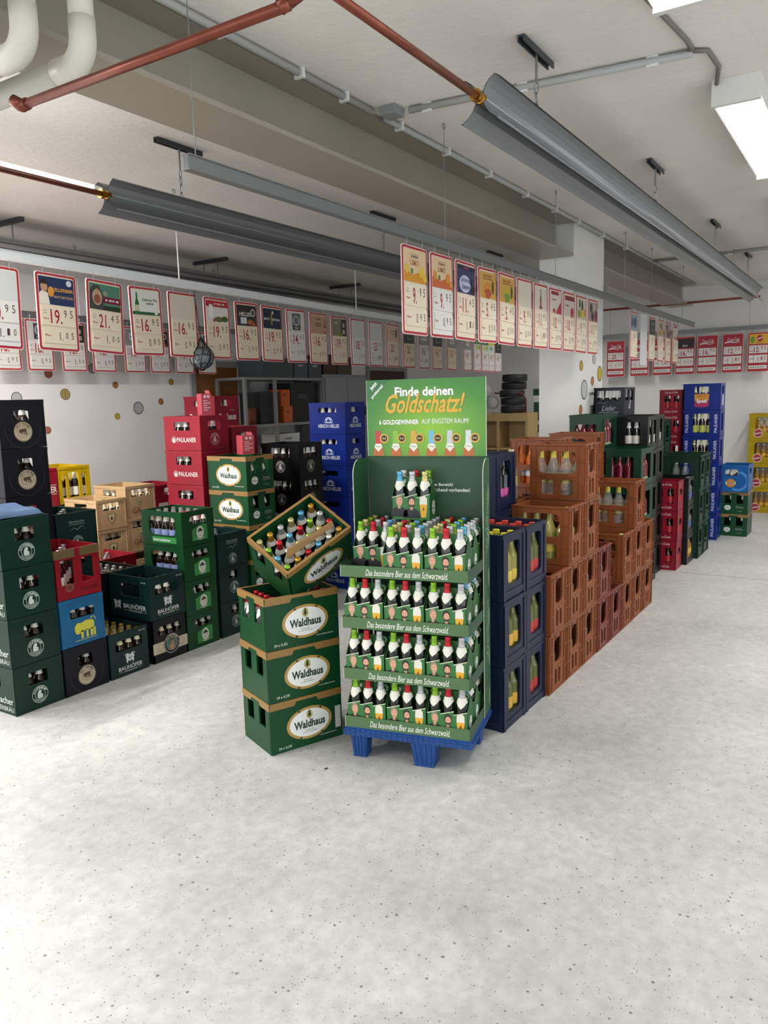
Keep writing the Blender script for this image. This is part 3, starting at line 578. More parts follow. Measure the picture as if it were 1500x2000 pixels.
BIGB = {'water','water_blue','lemon','lemon_red','lemon_yellow','orange','berry'}
def stack(x0, y0, keys, place, fills=(), rz=0, flush=True, plain=(), top=None):
    """x0,y0: min corner of footprint. fills: per crate None or (bottle key, mode) mode in y,x,xy,all"""
    z = 0; n = len(keys); fills = list(fills)+[None]*(n-len(fills))
    for i, k in enumerate(keys):
        c = CT[k]; w, d = (c['w'], c['d']) if abs(rz) < .1 else (c['d'], c['w'])
        jx, jy = (random.uniform(-.003, .003), random.uniform(-.003, .003))
        loc = (x0+w/2+jx, y0+d/2+jy, z); lv = level(i, n)
        lab = '%s, %s %s' % (c['look'], lv, place)
        r = crate(k, loc, rz, lab, None, plain=i in plain)
        f = fills[i]
        if f:
            bk, mode = f[0], f[1]; limit = f[2] if len(f) > 2 else 99
            mw = Matrix.Translation(loc) @ Matrix.Rotation(rz, 4, 'Z'); cnt = 0
            sz = min(1, (c['h']-.026)/(.317 if bk in BIGB else .264))
            sy_ = lambda x: any(q[0]-.022 < x+c['w']/2 < q[2]+.022 for q in c['Y']); sx_ = lambda y: any(q[0]-.022 < c['d']/2-y < q[2]+.022 for q in c['X'])
            for x, y, gi, gj in grid(k, 'big' if bk in BIGB else 'std'):
                if ('y' in mode and gj == 0 and sy_(x)) or ('x' in mode and gi == 0 and sx_(y)) or mode == 'all' or (mode == 'some' and (gi*7+gj*3) % 5 == 0):
                    if cnt >= limit: continue
                    bottle(bk, mw, x, y, .013, '%s in crate %s %s' % (BOTTLE_LOOK[bk], lv, place), 'bottles in %s %s' % (lv, place), sz); cnt += 1
        z += c['h']
    return z
# --- emblem helpers
def crest_ring(col, r, cx, cz, top='', bot='', inner=True, fill=None):
    def f(b, F):
        if fill: b.use(P(fill, .5)); b.ell(F, cx, cz, r, r, .0011)
        b.use(P(col, .5)); b.ring(F, cx, cz, r, r*.95); b.ring(F, cx, cz, r*.64, r*.60)
        if top: b.arc(F, top, cx, cz, r*.79, r*.24, 90, 150)
        if bot: b.arc(F, bot, cx, cz, r*.79, r*.17, -90, 120, True)
        if inner:
            b.poly(F, [(cx-.2*r,cz-.5*r),(cx+.28*r,cz-.45*r),(cx+.34*r,cz-.05*r),(cx+.12*r,cz+.05*r),(cx+.2*r,cz+.45*r),(cx-.1*r,cz+.5*r),(cx-.3*r,cz+.2*r),(cx-.38*r,cz-.25*r)], .0018)
    return ('crest', f)
def animal(b, F, cx, cz, s, col, n=.002):
    b.use(P(col, .5))
    b.poly(F, [(cx+s*u, cz+s*v) for u, v in ((-.5,.02),(-.48,.18),(-.36,.30),(-.2,.27),(.05,.34),(.36,.30),(.42,.18),(.40,0),(.30,-.08),(.0,-.06),(-.18,-.10),(-.3,-.16),(-.44,-.14))], n)
    for u0, u1 in ((-.22,-.10), (.02,.12), (.22,.34), (.36,.46)):
        b.poly(F, [(cx+s*u0, cz-s*.05), (cx+s*(u0+.0), cz-s*.36), (cx+s*(u0+.1), cz-s*.36), (cx+s*u1, cz-s*.02)], n)
    b.ring(F, cx+s*.36, cz+s*.30, s*.14, s*.11, n, 8, -20, 160)
def T(col, t, cx, cz, name='lettering', **k):
    def f(b, F): b.use(P(col, .5)); b.text(F, t, cx, cz, **k)
    return (name, f)
def TT(col, items, name='lettering'):
    def f(b, F):
        b.use(P(col, .5))
        for t, cx, cz, k in items: b.text(F, t, cx, cz, **k)
    return (name, f)
WH = 'd2d4d0'
alp = crest_ring('b9c4bc', .050, .15, .083, 'Alpirsbacher', 'KLOSTERBRÄU')
ctype('abbey', '0c2f26', .30, .40, .277, 'dark green crate with round white monk crest', Y=[(.09,.150,.21,.222,.008)], X=[(.13,.150,.27,.222,.008)], decY=[alp], decX=[TT('b9c4bc', [('Alpirsbacher',.235,.075,dict(w=.29,bold=.01)),('KLOSTERBRÄU',.255,.035,dict(w=.25))])])
ctype('abbey2', '0b2a27', .30, .40, .257, 'blackish green crate with round crest', Y=[(.105,.165,.195,.225,.008)], X=[(.13,.16,.27,.222,.008)], decY=[crest_ring('8fa09c', .046, .15, .10, 'Alpirsbacher', 'KLOSTER')])
ctype('abbey3', '0c2c28', .30, .40, .257, 'blackish green crate with mountain drawing and crest', Y=[], X=[], decY=[crest_ring('8fa09c', .040, .15, .06, 'Alpirsbacher', 'KLOSTER'), TT('8fa09c', [('Alpirsbacher',.15,.19,dict(w=.12))]), ('mountain_drawing', lambda b, F: (b.use(P('6f817e', .5)), b.poly(F, [(.09,.13),(.13,.155),(.15,.14),(.19,.165),(.215,.13),(.19,.160),(.15,.135),(.13,.150)]), b.rect(F, .09, .21, .172, .176)))])
def oxdec(b, F):
    b.use(P('33363f', .5)); b.ring(F, .15, .115, .118, .1155, .0012, 24, 175, 365)
    b.use(P('b3a48a', .5)); b.ell(F, .15, .098, .060, .060, .0013, 28)
    b.use(P('3d3226', .5)); b.ring(F, .15, .098, .056, .054, .002); b.ring(F, .15, .098, .040, .0375, .002, 28, sy_=.85)
    b.arc(F, 'Gold Ochsen', .15, .098, .047, .012, 90, 130)
    animal(b, F, .15, .098, .055, '4a3c2c', .0023)
ctype('ox', '090c17', .30, .40, .293, 'navy black crate with beige ox medallion', Y=[(.10,.165,.20,.228,.01)], X=[(.13,.16,.27,.222,.008)], decY=[('medallion', oxdec)])
ctype('bull', '1f6391', .30, .40, .290, 'light blue crate with yellow bull', Y=[(.07,.165,.24,.222,.008)], X=[(.13,.16,.27,.222,.008)], decY=[('bull_print', lambda b, F: (animal(b, F, .165, .09, .15, 'bdb53a'), b.rect(F, .09, .24, .026, .029)))])
def redrim(b, FY, FX, w, d, hh):
    b.use(P('5e4a2c', .45))
    for F, Wd in ((FY, w), (FX, d)):
        b.obox(F, -.003, Wd*.44, hh-.05, hh+.001, .0004, .006); b.obox(F, Wd*.56, Wd+.003, hh-.05, hh+.001, .0004, .006)
ctype('redrim', '8f1422', .30, .40, .300, 'red crate with brown rim and tall openings', Y=[(.035,.085,.125,.235,.006),(.175,.085,.265,.235,.006)], X=[(.05,.085,.17,.235,.006),(.23,.085,.35,.235,.006)], extra=redrim, decY=[T('3a0a10','PAULANER',.22,.045,w=.12), ('seal', lambda b, F: (b.use(P('7a4a34', .5)), b.ell(F, .085, .068, .026, .026), b.use(P('5a2c20', .5)), b.ell(F, .085, .068, .018, .018, .002)))])
def lion(b, F, cx, cz, s, col=WH):
    b.use(P(col, .5))
    for m_ in (-1, 1):
        b.poly(F, [(cx+m_*s*u, cz+s*v) for u, v in ((.05,-.3),(.16,-.05),(.1,.2),(.2,.42),(.3,.36),(.32,.18),(.45,.12),(.42,-.05),(.3,.0),(.4,-.2),(.36,-.42),(.24,-.45),(.28,-.25))], .0018)
        b.ring(F, cx+m_*s*.42, cz+s*.3, s*.10, s*.06, .0018, 8)
    b.poly(F, [(cx-.07*s,cz+.3*s),(cx+.07*s,cz+.3*s),(cx+.05*s,cz-.2*s),(cx,cz-.42*s),(cx-.05*s,cz-.2*s)], .0018)
def liond(F_, big):
    def f(b, F):
        if big: lion(b, F, .075, .085, .075); b.text(F, 'BAUHÖFER', .245, .085, w=.22, bold=.008); b.rect(F, .13, .17, .052, .0535); b.rect(F, .33, .36, .052, .0535); b.text(F, 'FAMILIENBRAUEREI', .25, .053, w=.13); b.text(F, '20 x 0,5l', .345, .255, w=.045)
        else: lion(b, F, .15, .112, .075); b.text(F, 'BAUHÖFER', .15, .055, w=.185, bold=.008); b.rect(F, .06, .09, .028, .0295); b.rect(F, .21, .24, .028, .0295); b.text(F, 'FAMILIENBRAUEREI', .15, .029, w=.10); b.text(F, '20 x 0,5l', .255, .265, w=.05)
    return f
ctype('lion', '0f2b2b', .30, .40, .292, 'dark teal crate with white double lion', Y=[(.045,.165,.255,.235,.012)], X=[(.11,.150,.30,.235,.02)], decY=[('lettering', liond(0, 0))], decX=[('lettering', liond(0, 1))], lip=False)
def woman(b, F):
    b.use(P('b7ab98', .5)); b.rect(F, .0, .30, .06, .135, .001)
    b.use(P('14161a', .5)); b.ell(F, .16, .105, .07, .07, .0014)
    b.use(P('c9c0b0', .5)); b.ring(F, .16, .105, .066, .063, .002); b.arc(F, 'ALPIRSTAUB', .16, .105, .056, .012, 90, 120); b.ring(F, .16, .105, .047, .045, .002)
    b.use(P('3a6a54', .5)); b.ell(F, .16, .105, .044, .044, .0018); b.use(P('a87a5c', .5)); b.ell(F, .16, .085, .022, .024, .0022); b.ell(F, .165, .118, .013, .016, .0022); b.use(P('6a3a24', .5)); b.ell(F, .158, .13, .016, .009, .0026)
    b.use(P('8a7f6c', .5)); b.ring(F, .245, .10, .026, .023, .002); b.ring(F, .06, .10, .026, .023, .002)
ctype('woman', '101218', .30, .40, .292, 'black crate with cream band and woman portrait medallion', Y=[(.05,.175,.25,.240,.02)], X=[(.13,.16,.27,.222,.008)], decY=[('medallion', woman)], lip=False)
def pine(b, F):
    b.use(P('2c7a38', .5)); b.poly(F, [(.09,.03),(.235,.03),(.235,.135),(.19,.140),(.15,.132),(.09,.11)], .001)
    b.use(P('cfcabb', .5)); b.ell(F, .165, .085, .034, .043, .0015); b.use(P('20301c', .5)); b.poly(F, [(.135,.09),(.165,.118),(.195,.09)], .002); b.text(F, 'KETTERER', .165, .08, w=.05, n0=.002); b.text(F, '1877', .165, .062, w=.03, n0=.002)
    b.use(P('cfcabb', .5)); b.arc(F, 'SCHWARZWALD', .165, .085, .050, .008, -90, 90, True)
def pine2(b, F):
    b.use(P('2c7a38', .5)); b.rect(F, .10, .34, .022, .062, .001); b.use(P('d8dcd4', .5)); b.text(F, 'Externsoulohner', .20, .042, w=.17, bold=.012)
ctype('pine', '0d4220', .30, .40, .2445, 'bright green crate with white oval tree emblem', Y=[(.075,.150,.235,.205,.022)], X=[(.075,.075,.335,.205,.03)], decY=[('emblem', pine)], decX=[('lettering', pine2)], lip=False)
def tree(b, F, cx, cz, s, n):
    for k in range(3): b.poly(F, [(cx-s*(.32-.08*k), cz+s*(-.25+.25*k)), (cx+s*(.32-.08*k), cz+s*(-.25+.25*k)), (cx, cz+s*(.2+.25*k))], n)
    b.rect(F, cx-s*.05, cx+s*.05, cz-s*.5, cz-s*.25, n)
def wald(b, F):
    cx, cz = .215, .118
    b.use(P('b08d4a', .35)); b.ell(F, cx, cz, .128, .083, .0012, 36)
    b.use(P('efeae0', .4)); b.ring(F, cx, cz, .110, .108, .0016, 32, sy_=.62)
    b.use(P('e4e4e0', .4)); b.ell(F, cx, cz, .112, .070, .0018, 36)
    b.use(P('b7a860', .4)); b.ell(F, cx, cz+.043, .018, .023, .0022); b.use(P('12301e', .5)); tree(b, F, cx, cz+.043, .036, .0026)
    b.text(F, 'Waldhaus', cx, cz-.004, w=.175, h=.042, bold=.035, n0=.0024); b.text(F, 'Premium Bier', cx, cz-.036, w=.05, n0=.0024, shear=.3); b.text(F, 'aus dem Schwarzwald', cx, cz-.046, w=.08, n0=.0024, shear=.3)
    b.use(P('2a2a22', .4))
    for a in (58, 118, 245, 305): b.rect(F, cx+.12*math.cos(math.radians(a))-.006, cx+.12*math.cos(math.radians(a))+.006, cz+.0765*math.sin(math.radians(a))-.005, cz+.0765*math.sin(math.radians(a))+.004, .002)
    b.use(P('cfd6cc', .5)); b.text(F, '24 x 0,33l', .075, .022, w=.07, bold=.01); b.text(F, 'www.waldhaus-bier.de', .32, .036, w=.095, bold=.01)
def waldY(b, F):
    b.use(P('d4d6d2', .5)); b.ell(F, .085, .075, .036, .030, .0012); b.use(P('12301e', .5)); b.text(F, 'Waldhaus', .085, .072, w=.056, n0=.002, bold=.02); tree(b, F, .085, .092, .016, .002)
def waldY2(b, F):
    b.use(P('b9c4b4', .5)); b.text(F, 'Braukunst', .215, .09, w=.07); b.text(F, 'aus dem Schwarzwald', .215, .075, w=.09); b.text(F, '24 x 0,33l', .215, .035, w=.05)
WALDY = [(.05,.125,.12,.221,.004), (.18,.125,.25,.221,.004)]
ctype('wald', '0f4a26', .30, .40, .261, 'green crate with gold rim, oval logo', Y=WALDY, X=[], decY=[('small_emblem', waldY), ('side_lettering', waldY2)], decX=[('oval_logo', wald)], rim='8c6a3a')
ctype('black', '07080c', .30, .40, .273, 'black crate with round white seal', Y=[(.06,.155,.24,.235,.01)], X=[(.10,.155,.30,.235,.01)], decY=[crest_ring('a9a69c', .05, .15, .08, 'BRAUEREI', 'SEIT 1597')], decX=[crest_ring('b2b2ac', .048, .20, .08, 'BRAUEREI', 'SEIT 1597')])
def deer(cx, w):
    def f(b, F):
        b.use(P('c9d2e2', .5)); b.ring(F, cx, .105, .045, .041, .0015, 20, 0, 180); b.ell(F, cx, .125, .03, .025, .0013, 14); b.rect(F, cx-.043, cx+.043, .098, .106); b.use(P('0a2f8a', .5)); b.poly(F, [(cx-.02,.108),(cx+.012,.106),(cx+.022,.13),(cx+.006,.128),(cx-.006,.145)], .002)
        b.use(P('d6dcea', .5)); b.text(F, 'HIRSCH HELLES', cx, .072, w=w, h=.032, bold=.02)
    return ('lettering', f)
ctype('deer', '0b2f93', .30, .40, .2813, 'royal blue crate with white deer emblem', Y=[(.09,.190,.21,.235,.004)], X=[(.10,.190,.30,.235,.004)], decY=[deer(.15, .17)], decX=[deer(.215, .23)])
def paul(b, F):
    b.use(P('d9c9c4', .5)); b.text(F, 'PAULANER', .245, .083, w=.21, h=.036, bold=.008); b.ring(F, .105, .083, .025, .022); b.ell(F, .105, .08, .014, .016)
ctype('paul', '97152a', .30, .40, .269, 'red crate with white maker name', Y=[(.085,.155,.215,.225,.012)], X=[(.115,.155,.285,.222,.012)], decX=[('lettering', paul)], decY=[crest_ring('d0a8a4', .048, .15, .085, 'PAULANER', 'MÜNCHEN')])
ctype('roth', '93142b', .30, .40, .296, 'red crate with white gothic lettering', Y=[(.08,.195,.22,.255,.008)], X=[(.13,.195,.27,.255,.008)], decY=[T('d9cdc8','Rothaus',.16,.10,w=.22,h=.06,bold=.03), T('d9cdc8','20 x 0,5 l',.22,.16,w=.06)], decX=[T('d9cdc8','Rothaus',.2,.10,w=.26,h=.06,bold=.03)])
wood = mat('wood_look', srgb('b99a72'), .5, noise=.14, nscale=7)
def shield(cx, cz, s):
    def f(b, F):
        b.use(P('8f8a5c', .5)); b.poly(F, [(cx-s*.5,cz+s*.5),(cx-s*.2,cz+s*.42),(cx,cz+s*.5),(cx+s*.2,cz+s*.42),(cx+s*.5,cz+s*.5),(cx+s*.42,cz-.1*s),(cx,cz-s*.6),(cx-s*.42,cz-.1*s)], .0014)
        b.use(P('d0c49a', .5)); b.poly(F, [(cx-s*.34,cz+s*.34),(cx+s*.34,cz+s*.34),(cx+s*.26,cz-.06*s),(cx,cz-s*.4),(cx-s*.26,cz-.06*s)], .0018)
        b.use(P('3a3a2a', .5)); b.ell(F, cx, cz, s*.13, s*.2, .0022, 10); b.use(P('a8946c', .5)); b.ring(F, .245, cz, .035, .032, .0016)
    return f
ctype('woodA', 'b99a72', .28, .40, .2425, 'wood-look beige crate with shield emblem', Y=[(.06,.150,.22,.208,.008)], X=[(.12,.150,.28,.208,.008)], decY=[('shield_emblem', shield(.135,.085,.085))], m=wood)
ctype('woodB', 'b99a72', .30, .40, .2625, 'wood-look beige crate with small crest', Y=[(.055,.170,.245,.228,.008)], X=[(.12,.170,.28,.228,.008)], decY=[('small_crest', shield(.13,.125,.05)), T('6a2a1c','GA',.10,.055,h=.045)], m=wood)
def redem(b, F):
    b.use(P('cfc9cc', .5)); b.ell(F, .2, .10, .07, .085, .0012); b.rect(F, .02, .3, .04, .10, .0013); b.use(P('9a2434', .5)); b.ring(F, .2, .10, .078, .07, .0016, 20, 0, 180, 1.15); b.ell(F, .2, .13, .02, .025, .002, 10); b.use(P('2a4a5c', .5)); b.ell(F, .14, .085, .02, .014, .002, 10)
ctype('redem', '93142b', .30, .40, .257, 'red crate with white arched emblem', Y=[(.09,.165,.22,.225,.012)], X=[(.12,.16,.28,.22,.01)], decY=[('arched_emblem', redem)])
ctype('yel', 'c9a80a', .30, .40, .306, 'bright yellow crate with four tall slots', Y=[(.035,.05,.075,.24,.012),(.10,.05,.195,.255,.006),(.225,.05,.262,.24,.012)], X=[(.06,.05,.14,.25,.01),(.18,.05,.22,.25,.01),(.26,.05,.34,.25,.01)])
ctype('grn', '0f3428', .30, .40, .306, 'plain dark green crate', Y=[(.055,.175,.245,.245,.008)], X=[(.1,.175,.3,.245,.008)])
ctype('reder', '93142b', .30, .40, .306, 'red crate with cropped white lettering', Y=[(.12,.20,.22,.26,.008)], X=[(.13,.16,.27,.222,.008)], decY=[T('d9cdc8','PAULANER',.17,.13,w=.24,h=.05,bold=.02), ('lines', lambda b, F: (b.use(P('d9cdc8', .5)), b.rect(F, .04, .29, .165, .169), b.rect(F, .04, .29, .092, .096)))])
ctype('redopen', '8f1525', .30, .40, .29, 'plain red crate, open at the top', Y=[(.09,.17,.21,.235,.01)], X=[(.12,.17,.28,.235,.01)])
ctype('blackopen', '0a0d10', .30, .40, .29, 'plain black crate, open at the top', Y=[(.09,.17,.21,.235,.01)], X=[(.12,.17,.28,.235,.01)])
def navyx(b, FY, FX, w, d, hh):
    b.use(plastic('18213c'))
    for F, Wd in ((FY, w), (FX, d)): b.obox(F, .028, Wd-.028, .012, .045, .0003, .004); b.obox(F, .0, .028, 0, hh-.02, .0003, .005); b.obox(F, Wd-.028, Wd, 0, hh-.02, .0003, .005)
    b.use(P('3a4460', .5))
    for F, Wd in ((FY, w), (FX, d)):
        for r_ in range(3):
            for q in range(3): b.rect(F, .008+.006*q, .011+.006*q, .29+.008*r_, .295+.008*r_, .0055)
ctype('navy', '18213c', .28, .355, .341, 'navy blue crate with tall openings', Y=[(.065,.075,.215,.292,.025)], X=[(.085,.075,.27,.292,.03)], extra=navyx, t=.014)
def ribs(col, post=.045, z1=.105, z2=.235):
    def f(b, FY, FX, w, d, hh):
        b.use(plastic(col))
        for F, Wd in ((FY, w), (FX, d)):
            for a, c in ((0, post), (Wd-post, Wd)):
                for q in (z1, z2): b.obox(F, a-.002, c+.002, q, q+.005, .0003, .006)
                for u in (a+.003, c-.006): b.obox(F, u, u+.004, 0, hh-.02, .0003, .005)
            b.obox(F, -.006, Wd+.006, hh-.008, hh, .0003, .008); b.obox(F, -.003, Wd+.003, 0, .012, .0003, .004)
            for q in (.33, .66): b.obox(F, Wd*q, Wd*q+.004, hh-.045, hh-.008, .0003, .005)
            wv = [(post, .16), (Wd*.30, .155), (Wd*.40, .135), (Wd*.5, .15), (Wd*.60, .135), (Wd*.70, .155), (Wd-post, .16)]
            for (ua, va), (ub, vb) in zip(wv, wv[1:]): b.prism(F, [(ua, va-.012), (ub, vb-.012), (ub, vb+.004), (ua, va+.004)], -.006, .004)
    return f
BRX = [(.075,.03,.155,.125,.012,0),(.20,.03,.28,.125,.012,0),(.055,.165,.30,.305,.03,1)]; BRY = [(.09,.03,.127,.125,.008,0),(.147,.03,.184,.125,.008,0),(.08,.165,.195,.31,.03,1)]
ctype('brown', '7d4526', .274, .355, .350, 'brown bottle crate with ribbed corners', Y=BRY, X=BRX, extra=ribs('7d4526'), t=.012, lip=False)
ctype('brownred', '70382c', .274, .355, .350, 'reddish brown bottle crate with ribbed corners', Y=BRY, X=BRX, extra=ribs('70382c'), t=.012, lip=False)
G2X = [(.075,.085,.28,.275,.03)]; G2Y = [(.085,.10,.20,.29,.03)]
ctype('ribgreen', '1b3a2c', .285, .395, .353, 'dark green ribbed crate', Y=G2Y, X=[(.10,.085,.30,.275,.03)], extra=ribs('1b3a2c', z1=.06), t=.012, lip=False)
ctype('jar', '0d3a28', .40, .30, .3125, 'green crate with wide openings', Y=[(.08,.05,.32,.262,.012)], X=[(.06,.07,.24,.245,.01)], lip=True)
ctype('jar2', '0d3a28', .42, .28, .306, 'green crate with red jars showing', Y=[(.08,.05,.34,.262,.012)], X=[(.05,.09,.23,.225,.01)], lip=True)
ctype('kblack', '0e1010', .36, .28, .30, 'black crate with white-capped bottles', Y=[(.06,.06,.15,.26,.008),(.21,.06,.30,.26,.008)], X=[(.085,.06,.215,.25,.012)])
def lied(b, F):
    b.use(P('aeb4bf', .5)); b.text(F, 'Lieler', .14, .10, w=.13, h=.05, shear=.35); b.text(F, 'DER FELSQUELLWASSER', .14, .06, w=.19); b.rect(F, .03, .12, .148, .1495)
def lied2(b, F):
    b.use(P('9aa0aa', .5))
    for k in range(4): b.ell(F, .18+.01*k, .10+.02*k, .04-.006*k, .009, .0015, 10)
ctype('lie', '0f1626', .36, .28, .293, 'navy crate with white script', Y=[(.05,.17,.15,.27,.008),(.21,.17,.31,.27,.008)], X=[(.03,.165,.25,.262,.008)], decX=[('lettering', lied)], decY=[('flame_emblem', lied2)])
def coked(b, F): b.use(P('d9c8c8', .5)); b.text(F, 'Coca-Cola', .13, .255, w=.14, shear=.3)
def coked2(b, F): b.use(P('d9c8c8', .5)); b.text(F, 'Coca-Cola', .13, .035, w=.14, shear=.3)
ctype('coke', '97182c', .24, .26, .288, 'red cola crate with notched corners', Y=[(.06,.085,.19,.21,.06)], X=[(.05,.075,.12,.215,.004),(.16,.075,.22,.215,.004)], decX=[('lettering', coked), ('lettering', coked2)], lip=False)
ctype('dkglass', '14181a', .30, .32, .29, 'dark slim crate with clear bottles', Y=[(.05,.05,.25,.25,.02)], X=[(.05,.05,.27,.25,.02)], lip=False)
def spz(b, F):
    b.use(P('c98a2c', .5)); b.poly(F, [(.125,.10),(.275,.10),(.28,.178),(.12,.178)], .0012); b.use(P('a82a5a', .5)); b.poly(F, [(.125,.035),(.23,.028),(.275,.04),(.275,.10),(.2,.115),(.125,.09)], .0016)
    b.use(P('5a1c14', .5)); b.text(F, 'PAULANER', .2, .157, w=.09, n0=.002); b.use(WHITE); b.text(F, 'Spezi', .2, .095, w=.11, h=.055, bold=.03, n0=.0026)
def spz2(b, F): b.use(P('c9cfe0', .5)); b.text(F, 'PAULANER', .045, .145, w=.21, h=.032, rot=math.pi/2, bold=.01)
def spz3(b, F): b.use(P('c9cfe0', .5)); b.text(F, 'PAULANER', .355, .145, w=.21, h=.032, rot=math.pi/2, bold=.01)
ctype('spezi_top', '172f8c', .275, .40, .298, 'blue crate with orange and pink sticker', Y=[(.09,.18,.19,.265,.008)], X=[(.12,.185,.28,.262,.01)], decX=[('sticker', spz)], decY=[('side_sticker', lambda b, F: (b.use(P('b9bccf', .5)), b.rect(F, .10, .20, .05, .16)))])
ctype('spezi', '172f8c', .275, .40, .298, 'blue crate with upright white lettering', Y=[(.085,.06,.19,.255,.008)], X=[(.11,.04,.29,.255,.012)], decX=[('lettering', spz2), ('lettering', spz3)])
def lbd(b, F): b.use(P('3a86cc', .5)); b.ring(F, .19, .13, .12, .09, .0012, 20, -120, 80); b.use(P('c97a2c', .5)); b.ell(F, .115, .105, .052, .05, .0016); b.use(P('e0c9a0', .5)); b.rect(F, .06, .17, .09, .12, .002); b.use(P('7a2c14', .5)); b.text(F, 'Spezi', .115, .106, w=.08, n0=.0024, bold=.03)
ctype('sky', '1a66b0', .40, .30, .315, 'sky blue crate with orange round sticker', Y=[(.12,.20,.28,.27,.03)], X=[(.05,.19,.20,.265,.035)], decX=[('sticker', lbd)])
def sin(b, F): b.use(P('d8b9a8', .5)); b.ell(F, .12, .075, .060, .060, .0012); b.use(P('9a2434', .5)); b.ell(F, .12, .075, .050, .050, .0018); b.use(WHITE); b.text(F, 'Sinalco', .12, .075, w=.09, n0=.0024, bold=.02, rot=.2); b.use(P('6a6a5c', .5)); b.text(F, '12 x 1,0 l', .26, .045, w=.07)
ctype('sin', 'bfa20c', .35, .38, .344, 'yellow crate with round red emblem', Y=[(.09,.09,.26,.29,.02)], X=[(.08,.085,.31,.292,.03)], decX=[('round_emblem', sin)])
# ------------------------------------------------------------------ left block of crates
by = ('beer', 'y'); bxy = ('beer', 'xy')
stack(2.35, 3.98, ['abbey']*4, 'leftmost front stack', [by]*4)
stack(2.665, 3.98, ['ox', 'bull', 'redrim'], 'three-colour front stack', [by, by, ('beer', 'some')])
stack(2.985, 3.98, ['lion'], 'spot left of portrait crate', [('beer_gold', 'all')])
stack(3.327, 3.98, ['woman', 'lion'], 'two-crate front stack', [('beer_gold', 'y'), ('beer', 'y', 3)])
stack(3.637, 3.98, ['pine']*4, 'bright green front stack', [('beer_blue', 'xy'), ('beer_blue', 'xy'), ('beer_blue', 'xy'), ('beer_blue', 'all')])
stack(3.965, 3.98, ['abbey2', 'abbey2', 'abbey3'], 'teal-black front stack', [by, by, ('beer', 'some')])
stack(4.307, 3.98, ['wald']*5, 'gold-rimmed stack behind tilted crate')
stack(4.934, 3.98, ['black']*5, 'black stack', [None, None, bxy, bxy, bxy])
stack(5.597, 3.98, ['deer']*6, 'royal blue stack', [None, None, by, by, bxy, bxy])
stack(2.668, 4.41, ['ox']*6, 'tall far left stack', [None, None, by, by, by, by], plain=(0, 1))
stack(2.985, 4.41, ['abbey2', 'abbey2', 'abbey2', 'abbey3'], 'stack behind brown-rimmed crate', [None, None, None, ('beer', 'some')], plain=(0, 1, 2))
stack(3.30, 4.41, ['blackopen', 'blackopen'], 'low black stack mid-block', [None, ('beer', 'all')], plain=(0,))
stack(3.62, 4.82, ['redopen', 'redopen'], 'low red stack mid-block', [None, ('beer', 'some')], plain=(0,))
stack(4.28, 4.41, ['paul']*6, 'tall red stack with white name', [None, None, None, bxy, bxy, bxy], plain=(0, 1))
stack(4.67, 4.46, ['reder']*4+['redopen'], 'red stack beside small red carton', [None]*4+[by], plain=(0, 1, 2, 3))
stack(3.872, 5.18, ['woodA']*4, 'nearer wood-look stack', [None, None, ('beer_gold', 'y'), ('beer_gold', 'y')])
stack(4.16, 5.18, ['woodB']*4, 'farther wood-look stack', [None, None, ('beer_gold', 'y'), ('beer_gold', 'xy')])
stack(4.475, 5.18, ['redem']*4, 'red stack beside wood-look ones', [None, None, None, by], plain=(0, 1))
stack(5.25, 5.2, ['roth']*6, 'tall red stack by brown door', [None, None, None, None, by, bxy], plain=(0, 1, 2))
stack(3.857, 5.62, ['grn', 'grn', 'grn', 'yel'], 'stack topped in yellow', [None, None, by, ('beer', 'y')], plain=(0, 1))
stack(3.548, 5.62, ['reder']*4, 'red stack left of yellow', [None, None, None, by], plain=(0, 1))
# ------------------------------------------------------------------ right block of crates
stack(3.478, 1.545, ['navy']*3, 'nearest navy stack', [('lemon', 'y'), ('lemon', 'y'), ('lemon_yellow', 'all')])
stack(3.768, 1.545, ['navy']*3, 'second navy stack', [('lemon_red', 'y'), ('lemon_red', 'y'), ('lemon_red', 'all')])
stack(4.20, 1.91, ['navy']*4, 'rear navy stack', [None, None, None, ('berry', 'xy')], plain=(0, 1))
bl = {0: ['brown', 'brown'], 1: ['brown']*3, 2: ['brown']*4, 3: ['brownred', 'brownred'], 4: ['brownred'], 5: ['brown']*2, 6: ['brown']*3, 7: ['brown']*2}
fl = {0: [('berry', 'y'), None], 1: [('lemon', 'y'), ('lemon', 'y'), ('lemon_yellow', 'xy')], 2: [('water', 'y'), ('water', 'y'), ('water', 'y'), ('water', 'xy')], 3: [None, ('water', 'y')], 4: [None], 5: [None, ('water', 'y', 2)], 6: [None, ('water', 'y'), ('water', 'xy')], 7: [None, ('lemon', 'y')]}
NTH = ['first', 'second', 'third', 'fourth', 'fifth', 'sixth', 'seventh', 'eighth']
for i in range(8): stack(4.062+.2905*i, 1.52, bl[i], NTH[i]+' front brown stack from navy', fl[i])
stack(5.19, 1.89, ['brown']*4, 'rear brown stack with orange soda', [None, None, None, ('orange', 'xy')], plain=())
stack(5.97, 1.89, ['brown']*4, 'rear brown stack near pillar', [None, None, None, ('lemon_yellow', 'y')])
stack(4.505, 1.91, ['brown']*3, 'rear brown stack under lone bottle')
tag(bottle('water', Matrix.Translation((4.60, 1.985, 1.047)), 0, 0, 0, 'x', None), 'clear bottle standing alone on rear brown crate beside display', 'bottle')
stack(6.43, 1.64, ['jar']*4, 'green stack after the brown row', [('red', 'y'), ('red', 'y'), ('red', 'xy'), ('red', 'xy')])
stack(6.43, 1.965, ['jar2']*5, 'green stack against the pillar', [None, None, None, None, ('red', 'xy')])
stack(6.87, 1.70, ['kblack']*5, 'black stack right of green ones', [None, None, None, None, ('beer_white', 'xy')])
